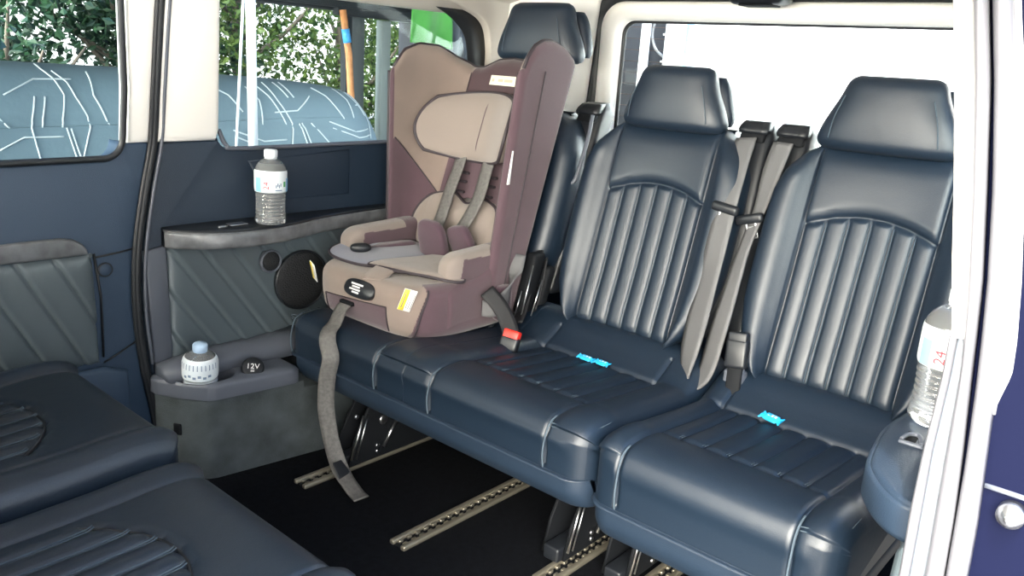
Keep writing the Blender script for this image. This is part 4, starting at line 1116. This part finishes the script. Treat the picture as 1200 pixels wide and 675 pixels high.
# ------------------------------------------------------------------ water bottles
def bottle(label, c, r, h, rotz, tilt=(0, 0, 0), small=False, group='water bottles'):
    b_ = thing('water_bottle', label, 'bottle', c, group)
    def T(vf):
        v = rot_about([(c[0]+p[0]*math.cos(rotz)-p[1]*math.sin(rotz), c[1]+p[0]*math.sin(rotz)+p[1]*math.cos(rotz), c[2]+p[2]) for p in vf[0]], c, tilt)
        return v, vf[1]
    k = h/.2; q = r/.0425
    prof = [(.002, .006), (.020, .004), (.030, 0), (.037, .001), (.0405, .006)]
    z = .010
    while z < .085:
        t = (z-.010)/.075; w = .0415-.0030*math.sin(PI*min(1, t*1.0))*.8
        prof += [(w, z), (w-.0004, z+.002), (w-.0020, z+.0042), (w-.0020, z+.0056), (w-.0004, z+.0078)]; z += .0094
    prof += [(.0400, .0870), (.0418, .090), (.0424, .100), (.0424, .135), (.0420, .143), (.0395, .153), (.0335, .163), (.025, .171), (.0165, .1755), (.0135, .177), (.0135, .185), (.002, .186)]
    prof = [(a*q, b__*k) for a, b__ in prof]
    body = part('body', T(lathe(prof, (0, 0, 0), 56)), 'water', b_)
    zl0, zl1 = (.088*k, .146*k) if not small else (.050*k, .160*k)
    n = 64
    def rad(zz):
        zs = [p[1] for p in prof]; rs = [p[0] for p in prof]
        return max(interp(zz, zs, rs), .0385*q if zz < .14*k else 0)
    lab = []
    for j in range(13):
        zz = lerp(zl0, zl1, j/12); lab.append([((rad(zz)+.0006)*math.cos(2*PI*i/n), (rad(zz)+.0006)*math.sin(2*PI*i/n), zz) for i in range(n)])
    inn = [[(p[0]*.994, p[1]*.994, p[2]) for p in row] for row in lab]
    v, f = grid(lab+list(reversed(inn)), cu=True, cv=True)
    L = part('label_wrap', T((v, f)), 'label', b_)
    def on(a, zz, d): rr_ = rad(zz)+.0010+d; return (rr_*math.cos(a), rr_*math.sin(a), zz)
    def patch(a0, a1, z0, z1, off=.0004):
        rows = [[on(lerp(a0, a1, i/12), lerp(z0, z1, j/4), off) for i in range(13)] for j in range(5)]
        rows2 = [[on(lerp(a0, a1, i/12), lerp(z0, z1, j/4), off-.0012) for i in range(13)] for j in range(5)]
        va, fa = grid(rows); vb, fb = grid(rows2); o = len(va)
        return va+vb, fa+[tuple(reversed([x+o for x in q_])) for q_ in fb]
    if not small:
        part('label_band', [T(patch(-1.15, -.72, zl0+.002, zl1-.018)), T(patch(1.0, 1.5, zl0+.002, zl1-.020))], 'label_blue', L)
        part('lettering', T(text_vf('24', .021*k, lambda x, y, d: on(-y/r-.38, (zl0+zl1)/2-.010*k+x, .0004+d))), 'ink_red', L)
        part('print', [T(patch(.18+.10*i, .25+.10*i, zl0+.014+.004*(i % 2), zl0+.022+.004*(i % 2))) for i in range(4)]+[T(patch(.15, .62, zl0+.006, zl0+.009))], 'ink_blue', L)
        part('mark', T(patch(.72, .92, zl0+.016, zl0+.030)), 'label_green', L)
    else:
        part('print', [T(patch(-.9+.28*i, -.72+.28*i, zl0+.052*k+.004*(i % 2), zl0+.060*k+.004*(i % 2))) for i in range(6)]+[T(patch(-1.2+.22*i, -1.15+.22*i, zl1-.030*k, zl1-.012*k)) for i in range(11)], 'ink_blue', L)
        part('label_band', [T(patch(-.6, 1.6, zl0+.012, zl0+.022))], 'label_blue', L)
        part('mark', [T(patch(-.55, -.25, zl0+.014, zl0+.028)), T(patch(-.05, .2, zl0+.006, zl0+.018))], 'label_green', L)
    cp = [(.002, .178), (.0160, .178), (.0172, .180), (.0172, .196), (.0160, .1995), (.002, .2)]
    rings = []
    for a, zz in cp:
        rings.append([((a*q+(.0005*q if i % 2 and a > .017 else 0))*math.cos(2*PI*i/72), (a*q+(.0005*q if i % 2 and a > .017 else 0))*math.sin(2*PI*i/72), zz*k) for i in range(72)])
    part('cap', T(loft(rings)), 'cap' if not small else 'cap_blue', b_)
    part('cap_ring', T(lathe([(.0135*q, .1745*k), (.0165*q, .1745*k), (.0165*q, .177*k), (.0135*q, .177*k)], (0, 0, 0), 40)), 'cap' if not small else 'cap_blue', b_)
    return b_
aim = math.atan2(-.42-1.5, -1.27+.03)
bottle('tall clear water bottle with pale label standing on the far armrest shelf under the window', (-.028, 1.513, .656), .0425, .2, aim+.12, (0, .02, 0))
bottle('tall clear water bottle with red number 24, on the near shelf beside the doorway', (-.016, -.176, .656), .0425, .2, math.atan2(-.24, -1.25)+.10, (0, .0, 0))
bottle('short water bottle with pale blue cap sitting in the cup recess of the side console', (-.250, 1.512, .197), .0455, .168, aim, (.10, -.02, 0), True)

# ------------------------------------------------------------------ blue wrapped sweets
def sweet(label, c, ang, tilt, s=1.0):
    rows = []; n = 20
    for k in range(25):
        t = -1+2*k/24; a = abs(t)
        wy = .0115 if a < .62 else lerp(.0085, .0135, sstep(.70, 1., a)); th = .0048*(1-sstep(.45, .74, a))+.0005
        rows.append([(c[0]+s*(wy*spow(math.cos(2*PI*i/n), .8)), c[1]+s*(.027*t+(.0012*math.cos(i*2.1) if a > .98 else 0)), c[2]+s*(th*spow(math.sin(2*PI*i/n), .8)+(.0012*math.sin(3*2*PI*i/n) if a > .74 else 0))) for i in range(n)])
    v, f = loft(rows); o = solo('wrapped_sweet', (rot_about(v, c, (tilt[0], tilt[1], ang)), f), 'cyan', label, 'sweet', 'blue wrapped sweets', origin=c)
    pv = [rbox((c[0]+s*(.000+.004*j)-.0012*s, c[1]+s*(-.014+.009*k), c[2]+.0046*s), (c[0]+s*(.000+.004*j)+.0012*s, c[1]+s*(-.014+.009*k+.006), c[2]+.0053*s), .0002, 1) for j in (0, 1) for k in range(3-j)]
    part('print', [(rot_about(v2, c, (tilt[0], tilt[1], ang)), f2) for v2, f2 in pv], 'white', o)
sweet('blue wrapped sweet on the single seat, in the crease before its backrest', (.413, .232, .3935), -.25, (0, -.35))
sweet('blue wrapped sweet on the bench middle seat, the one closer to the child seat', (.410, .742, .388), .12, (.1, -.25), .85)
sweet('blue wrapped sweet on the bench middle seat, the one farther from the child seat', (.412, .692, .3885), -.10, (0, -.25), .85)

# ------------------------------------------------------------------ outside: ground, covered bulk by the window, carport, trees, shed, pale wall
ZG = -.38
struct('ground', rbox((-14, -12, ZG-.1), (16, 16, ZG), .001, 1), 'concrete')
cov = thing('fabric_cover', 'big padded bulk under a blue-grey cover with thin white line pattern, outside the windows', 'cover', (-.3, 2.95, ZG))
CX1 = 1.475
def cov_top(x): return interp(x, [-2.6, -.3, .2, .6, .95, 1.2, 1.33, 1.42, 1.46, CX1], [1.015, 1.011, 1.003, .991, .977, .955, .930, .885, .83, .70])
def cov_pt(x, a):
    """a: 0 bottom of the front, 1 crown"""
    zt = cov_top(x); zb = ZG+.02; R_ = .20
    fy = 2.75+.10*sstep(1.2, CX1, x)
    if a < .72:
        return (x, fy-.03*math.sin(a/.72*PI*.9)+.010*math.sin(7*x+3*a), lerp(zb, zt-R_, a/.72))
    q = (a-.72)/.28*PI/2
    return (x, fy+.22*(1-math.cos(q))+.010*math.sin(7*x+3*a), zt-R_+R_*math.sin(q))
xs = [lerp(-2.6, 1.2, i/70) for i in range(70)]+[lerp(1.2, CX1, (i/24)**.7) for i in range(25)]
AA = [i/60 for i in range(61)]
fr = [[cov_pt(x, a) for a in AA]+[(x, 3.35, cov_top(x)-.05), (x, 3.45, cov_top(x)-.3), (x, 3.45, ZG+.02)] for x in xs]
part('cover', loft(fr), 'canvas', cov)
# white lines printed on the cover, given by points (x, z) on its front
def cz(x, z):
    lo, hi = 0., 1.
    for _ in range(24):
        m_ = (lo+hi)/2
        if cov_pt(x, m_)[2] < z: lo = m_
        else: hi = m_
    p = cov_pt(x, (lo+hi)/2); return (p[0], p[1]-.0015, p[2])
LINES = [    [(-0.245, 0.902), (-0.131, 0.955), (-0.002, 0.958)],
    [(-0.087, 1.003), (-0.084, 0.989), (-0.061, 0.956), (-0.047, 0.904), (-0.075, 0.793)],
    [(-0.052, 0.983), (-0.022, 0.948), (-0.011, 0.9), (0.018, 0.831), (0.02, 0.791), (-0.017, 0.671)],
    [(0.068, 0.984), (0.053, 0.905), (0.069, 0.861), (0.088, 0.8)],
    [(-0.147, 0.898), (-0.177, 0.794), (-0.157, 0.673)],
    [(-0.113, 0.898), (-0.142, 0.794)],
    [(-0.286, 0.721), (-0.205, 0.761), (-0.073, 0.761)],
    [(-0.289, 0.682), (-0.196, 0.678)],
    [(-0.061, 0.792), (-0.034, 0.674)],
    [(-0.046, 0.789), (-0.019, 0.672)],
    [(-0.276, 0.828), (-0.248, 0.793)],
    [(0.533, 0.951), (0.606, 0.912), (0.651, 0.846)],
    [(0.712, 0.945), (0.748, 0.893), (0.74, 0.787)],
    [(0.761, 0.961), (0.804, 0.909), (0.86, 0.791)],
    [(0.817, 0.963), (0.839, 0.894), (0.89, 0.796), (0.881, 0.699)],
    [(0.874, 0.964), (0.9, 0.905)],
    [(0.907, 0.965), (0.929, 0.905)],
    [(0.809, 0.843), (0.926, 0.851), (1.016, 0.912)],
    [(1.061, 0.946), (1.11, 0.913), (1.169, 0.814)],
    [(1.196, 0.943), (1.23, 0.897), (1.228, 0.818)],
    [(1.271, 0.938), (1.353, 0.821)],
    [(1.309, 0.927), (1.381, 0.826), (1.38, 0.711)],
    [(1.287, 0.872), (1.399, 0.872)],
    [(0.925, 0.795), (0.959, 0.703)],
    [(0.939, 0.798), (0.979, 0.705)],
    [(0.986, 0.797), (1.077, 0.704)],
    [(1.083, 0.803), (1.229, 0.754), (1.351, 0.76)],
    [(1.1, 0.773), (1.248, 0.727), (1.379, 0.73)],
    [(0.59, 0.773), (0.739, 0.723), (0.853, 0.727)],
    [(0.605, 0.745), (0.72, 0.699)],
]
lv = []
for L in LINES:
    dn = []
    for (x0, z0), (x1, z1) in zip(L, L[1:]):
        dn += [(lerp(x0, x1, k/8), lerp(z0, z1, k/8)) for k in range(8)]
    dn.append(L[-1])
    lv.append(tube([cz(x, min(z, cov_top(x)-.004)) for x, z in dn], .0034, 5))
part('line_pattern', lv, 'line', cov)
# seams of the cover
for z_ in (.80, .60): part('seam', tube([cz(x, z_+.02*x) for x in [lerp(-2.4, 1.38, k/60) for k in range(61)]], .002, 5), 'canvas', cov)

car = thing('carport', 'dark grey carport roof and posts standing beyond the covered bulk', 'carport', (1., 3.6, ZG))
part('eave_beam', [rbox((-3., 3.95, 1.36), (2.88, 4.07, 1.50), .01)], 'canopy', car)
part('roof_sheet', [rbox((-3., 1.74, 1.62), (2.88, 4.2, 1.66), .01)], 'canopy', car)
part('gutter', [rbox((2.0, 3.90, 1.33), (2.88, 3.96, 1.40), .01), rbox((1.45, 3.88, 1.375), (2.3, 3.95, 1.42), .008)], 'canopy', car)
part('post', rbox((2.17, 4.0, ZG), (2.29, 4.09, 1.40), .008), 'grey_post', car)
part('post', rbox((2.115, 3.97, ZG), (2.165, 4.03, 1.40), .006), 'canopy', car)
part('post', rbox((2.43, 4.0, ZG), (2.51, 4.06, 1.33), .006), 'pale_post', car)
part('post', rbox((-1.9, 4.0, ZG), (-1.8, 4.08, 1.40), .008), 'grey_post', car)
solo('leaning_stick', [tube([(2.000, 3.855, 1.36), (2.045, 3.85, 1.1), (2.085, 3.85, .6), (2.115, 3.855, ZG)], .022, 10)], 'wood', 'orange wooden stick leaning beside the dark carport post', 'stick')
stk = bpy.data.objects['leaning_stick']
part('tape_band', tube([(2.018, 3.852, 1.25), (2.033, 3.850, 1.17)], .026, 10), 'tape', stk)
# white pole and cord close to the fixed pane
solo('white_pole', rbox((.180, 1.935, ZG), (.204, 1.959, 1.61), .004, 2), 'pole', 'slim white metal pole standing just outside the window behind the shelf bottle', 'pole')
solo('thin_rope', tube([(.163, 1.935, 1.61), (.160, 1.935, 1.25), (.124, 1.935, .79), (.08, 1.935, ZG)], .0045, 8), 'pole', 'thin white rope stretched beside the white pole', 'rope')
# cloths on a line
solo('clothes_line', tube([(.18, 1.95, 1.44), (.8, 1.925, 1.425), (1.5, 1.93, 1.44)], .004, 8), 'pole', 'thin washing line the green cloth hangs from', 'line')
def cloth(name, label, x0, x1, zt, zb0, zb1, m_, y=1.925, x0b=None, x1b=None):
    rows = []
    for j in range(25):
        t = j/24; r = []
        for i in range(25):
            u = i/24; x = lerp(lerp(x0, x0b if x0b else x0, t), lerp(x1, x1b if x1b else x1, t), u)
            r.append((x, y+.012*math.sin(9*u+2*t)*t, lerp(zt, lerp(zb0, zb1, u), t)))
        rows.append(r)
    back = [[(p[0], p[1]+.004, p[2]) for p in r] for r in rows]
    rings = [a+list(reversed(b__)) for a, b__ in zip(rows, back)]
    return solo(name, loft(rings), m_, label, 'cloth')
cloth('green_cloth', 'bright green cloth hanging outside above the child seat', .838, 1.030, 1.425, 1.165, 1.150, 'green_cloth')
cloth('grey_cloth', 'slate grey cloth pegged beside the green one', 1.035, 1.118, 1.42, 1.13, 1.09, 'grey_cloth', 1.93)
cloth('green_cloth', 'small green cloth corner showing at the top of the window', .62, .80, 1.44, 1.325, 1.345, 'green_cloth', 1.93)
def peg(label, x, z):
    solo('clothes_peg', [rbox((x-.006, 1.908, z-.022), (x-.001, 1.916, z+.022), .002, 2), rbox((x+.001, 1.908, z-.022), (x+.006, 1.916, z+.022), .002, 2), rbox((x-.008, 1.906, z-.004), (x+.008, 1.912, z+.004), .002, 1)], 'white', label, 'peg', 'pegs on the grey cloth')
peg('white clothes peg on the grey cloth, the one closer to the green cloth', 1.062, 1.266)
peg('white clothes peg on the grey cloth, the one farther from the green cloth', 1.104, 1.262)
# shed behind
shd = thing('shed', 'dark boarded shed behind the van', 'shed', (3.6, 3.7, ZG))
part('front_wall', rbox((3.20, 2.26, ZG), (3.28, 4.72, 2.3), .004, 1), 'shed', shd)
part('side_wall', rbox((3.24, 2.24, ZG), (4.6, 2.30, 2.3), .004, 1), 'shed', shd)
part('roof', rbox((3.0, 2.2, 2.3), (4.8, 4.8, 2.4), .01), 'canopy', shd)
part('light_box', rbox((3.06, 4.40, 1.36), (3.20, 4.66, 1.46), .01), 'grey_post', shd)
solo('white_pole', rbox((2.98, 2.30, ZG), (3.02, 2.345, 1.75), .004, 2), 'pole', 'white upright pole seen through the rear window in front of the dark shed', 'pole')
solo('coiled_hose', tube(smooth_path([(3.05, 2.235, 1.55), (3.05, 2.29, 1.42), (3.05, 2.31, 1.33), (3.05, 2.28, 1.25), (3.05, 2.21, 1.20), (3.05, 2.16, 1.19)], 8), .008, 8), 'hose_jamb_sun', 'pale loop of hose hanging at the edge of the pale sheet wall', 'hose')
rows = []
for k in range(421):
    y = lerp(2.205, -5.0, k/420); dx = .006*math.sin(2*PI*y/.076)
    rows.append([(3.02+dx, y, ZG), (3.02+dx, y, 2.5), (3.06+dx, y, 2.5), (3.06+dx, y, ZG)])
pw = thing('sheet_wall', 'sunlit pale corrugated sheet wall seen through the rear window', 'wall', (3.04, 0, ZG))
part('sheet', loft(rows), 'sheet', pw)
part('batten', [rbox((2.985, -5., z_), (3.01, 2.2, z_+.012), .003, 1) for z_ in (1.02, 1.17, 1.32)], 'sheet', pw)
part('post', rbox((2.975, 2.01, ZG), (3.0, 2.045, 2.5), .003, 1), 'label_blue', pw)

# trees beyond the carport
def tree(label, c, rx_, ry_, z0, z1, n, leaf, seed, lm):
    rnd = random.Random(seed); t = thing('tree', label, 'tree', (c[0], c[1], ZG), 'trees beyond the carport')
    tr = [tube(smooth_path([(c[0], c[1], ZG), (c[0]+.06, c[1], .4), (c[0]-.04, c[1]+.05, 1.1), (c[0]+.05, c[1], z1*.8)], 6), [.10-.0035*k for k in range(19)], 10)]
    for k in range(9):
        a = rnd.uniform(0, 2*PI); zz = rnd.uniform(.4, 1.6); e = rnd.uniform(.5, .9)
        tr.append(tube(smooth_path([(c[0], c[1], zz), (c[0]+.5*e*rx_*math.cos(a), c[1]+.5*e*ry_*math.sin(a), zz+.25), (c[0]+e*rx_*math.cos(a), c[1]+e*ry_*math.sin(a), zz+.6)], 5), [.030-.0022*k_ for k_ in range(11)], 7))
    part('trunk', tr, 'bark', t)
    v, f = [], []
    cl = [(rnd.gauss(0, .42), rnd.gauss(0, .42), rnd.random()) for _ in range(70)]
    for k in range(n):
        q = rnd.choice(cl); x = c[0]+rx_*(q[0]+rnd.gauss(0, .13)); y = c[1]+ry_*(q[1]+rnd.gauss(0, .15)); z = lerp(z0, z1, q[2])+rnd.gauss(0, .13)
        if z < z0-.1: continue
        d = Vector((rnd.gauss(0, 1), rnd.gauss(0, 1), rnd.gauss(-.3, .8))).normalized(); s = d.orthogonal().normalized()
        s = (s*math.cos(rnd.uniform(0, 6.3))+d.cross(s)*math.sin(rnd.uniform(0, 6.3))); nn = d.cross(s); L = leaf*rnd.uniform(.7, 1.3); W = L*.30
        p = Vector((x, y, z)); o = len(v)
        v += [p, p+d*L*.5+s*W+nn*.12*L, p+d*L, p+d*L*.5-s*W+nn*.12*L]
        f += [(o, o+1, o+2), (o, o+2, o+3)]
    part('foliage', (v, f), lm, t, smooth=False)
for args in [
    ('dense dark-leaved tree at the end of the row, filling the door window', (.75, 5.9), 1.1, .9, -.2, 2.6, 12500, .07, 1, 'leaf_dark'),
    ('dark-leaved tree showing between the door window and the cream pillar', (1.75, 6.1), 1.0, .9, -.2, 2.6, 11000, .07, 2, 'leaf_dark'),
    ('looser sunlit tree behind the white pole', (2.75, 6.2), 1.0, .9, .2, 2.6, 8500, .06, 3, 'leaf_mid'),
    ('thin bright tree just left of the carport post, sky showing through', (3.7, 6.0), 1.0, .9, .2, 2.6, 8500, .06, 4, 'leaf_mid'),
    ('bright leafy tree between the carport posts', (4.75, 6.3), 1.0, .9, .0, 2.6, 9500, .06, 5, 'leaf_mid')]:
    tree(*args)

# ------------------------------------------------------------------ light, sky, camera
w = bpy.data.worlds.new('World'); sc.world = w; w.use_nodes = True
nt = w.node_tree; bg = nt.nodes['Background']
tc = nt.nodes.new('ShaderNodeTexCoord'); sx = nt.nodes.new('ShaderNodeSeparateXYZ'); rp = nt.nodes.new('ShaderNodeValToRGB')
nt.links.new(tc.outputs['Generated'], sx.inputs[0]); nt.links.new(sx.outputs['Z'], rp.inputs['Fac'])
rp.color_ramp.elements[0].position = 0; rp.color_ramp.elements[0].color = (1.0, .98, .95, 1)
rp.color_ramp.elements[1].position = .9; rp.color_ramp.elements[1].color = (.34, .85, 2.1, 1)
e_ = rp.color_ramp.elements.new(.30); e_.color = (.72, .86, 1.0, 1)
# warm glow added to the sky ahead of the van to brighten the backrests
dt = nt.nodes.new('ShaderNodeVectorMath'); dt.operation = 'DOT_PRODUCT'; dt.inputs[1].default_value = Vector((-.93, -.15, .30)).normalized()
nt.links.new(tc.outputs['Generated'], dt.inputs[0])
mx0 = nt.nodes.new('ShaderNodeMath'); mx0.operation = 'MAXIMUM'; mx0.inputs[1].default_value = 0
pw_ = nt.nodes.new('ShaderNodeMath'); pw_.operation = 'POWER'; pw_.inputs[1].default_value = 5
nt.links.new(dt.outputs['Value'], mx0.inputs[0]); nt.links.new(mx0.outputs[0], pw_.inputs[0])
hz = nt.nodes.new('ShaderNodeVectorMath'); hz.operation = 'SCALE'; hz.inputs[0].default_value = (23, 21.8, 18.8)
nt.links.new(pw_.outputs[0], hz.inputs['Scale'])
ad = nt.nodes.new('ShaderNodeVectorMath'); ad.operation = 'ADD'
nt.links.new(rp.outputs['Color'], ad.inputs[0]); nt.links.new(hz.outputs[0], ad.inputs[1])
nt.links.new(ad.outputs[0], bg.inputs['Color']); bg.inputs['Strength'].default_value = 1.6
su = bpy.data.lights.new('sun', 'SUN'); su.energy = 5; su.angle = math.radians(1.0); su.color = (1, .95, .87)
so = bpy.data.objects.new('sun', su); COL.objects.link(so)
sd = Vector((-.36, -.18, .92)).normalized(); so.rotation_euler = sd.to_track_quat('Z', 'Y').to_euler(); so.location = sd*8

cam = bpy.data.cameras.new('camera'); co = bpy.data.objects.new('camera', cam); COL.objects.link(co)
CP = Vector((-1.2715, -0.4207, 1.1191))
co.matrix_world = Matrix(((0.659904, 0.157623, -0.734630, CP.x), (-0.748681, 0.220284, -0.625261, CP.y), (0.063272, 0.962616, 0.263376, CP.z), (0, 0, 0, 1)))
cam.sensor_width = 36; cam.lens = 967.622/1200*36; cam.clip_start = .02; cam.clip_end = 200
sc.camera = co
vs = sc.view_settings; vs.view_transform = 'Standard'; vs.look = 'None'; vs.gamma = 1; vs.exposure = .72; vs.use_curve_mapping = False
sc.cycles.use_denoising = True
sc.cycles.max_bounces = 10; sc.cycles.transparent_max_bounces = 16; sc.cycles.transmission_bounces = 8
sc.cycles.sample_clamp_indirect = 8; sc.cycles.caustics_refractive = False; sc.cycles.caustics_reflective = False
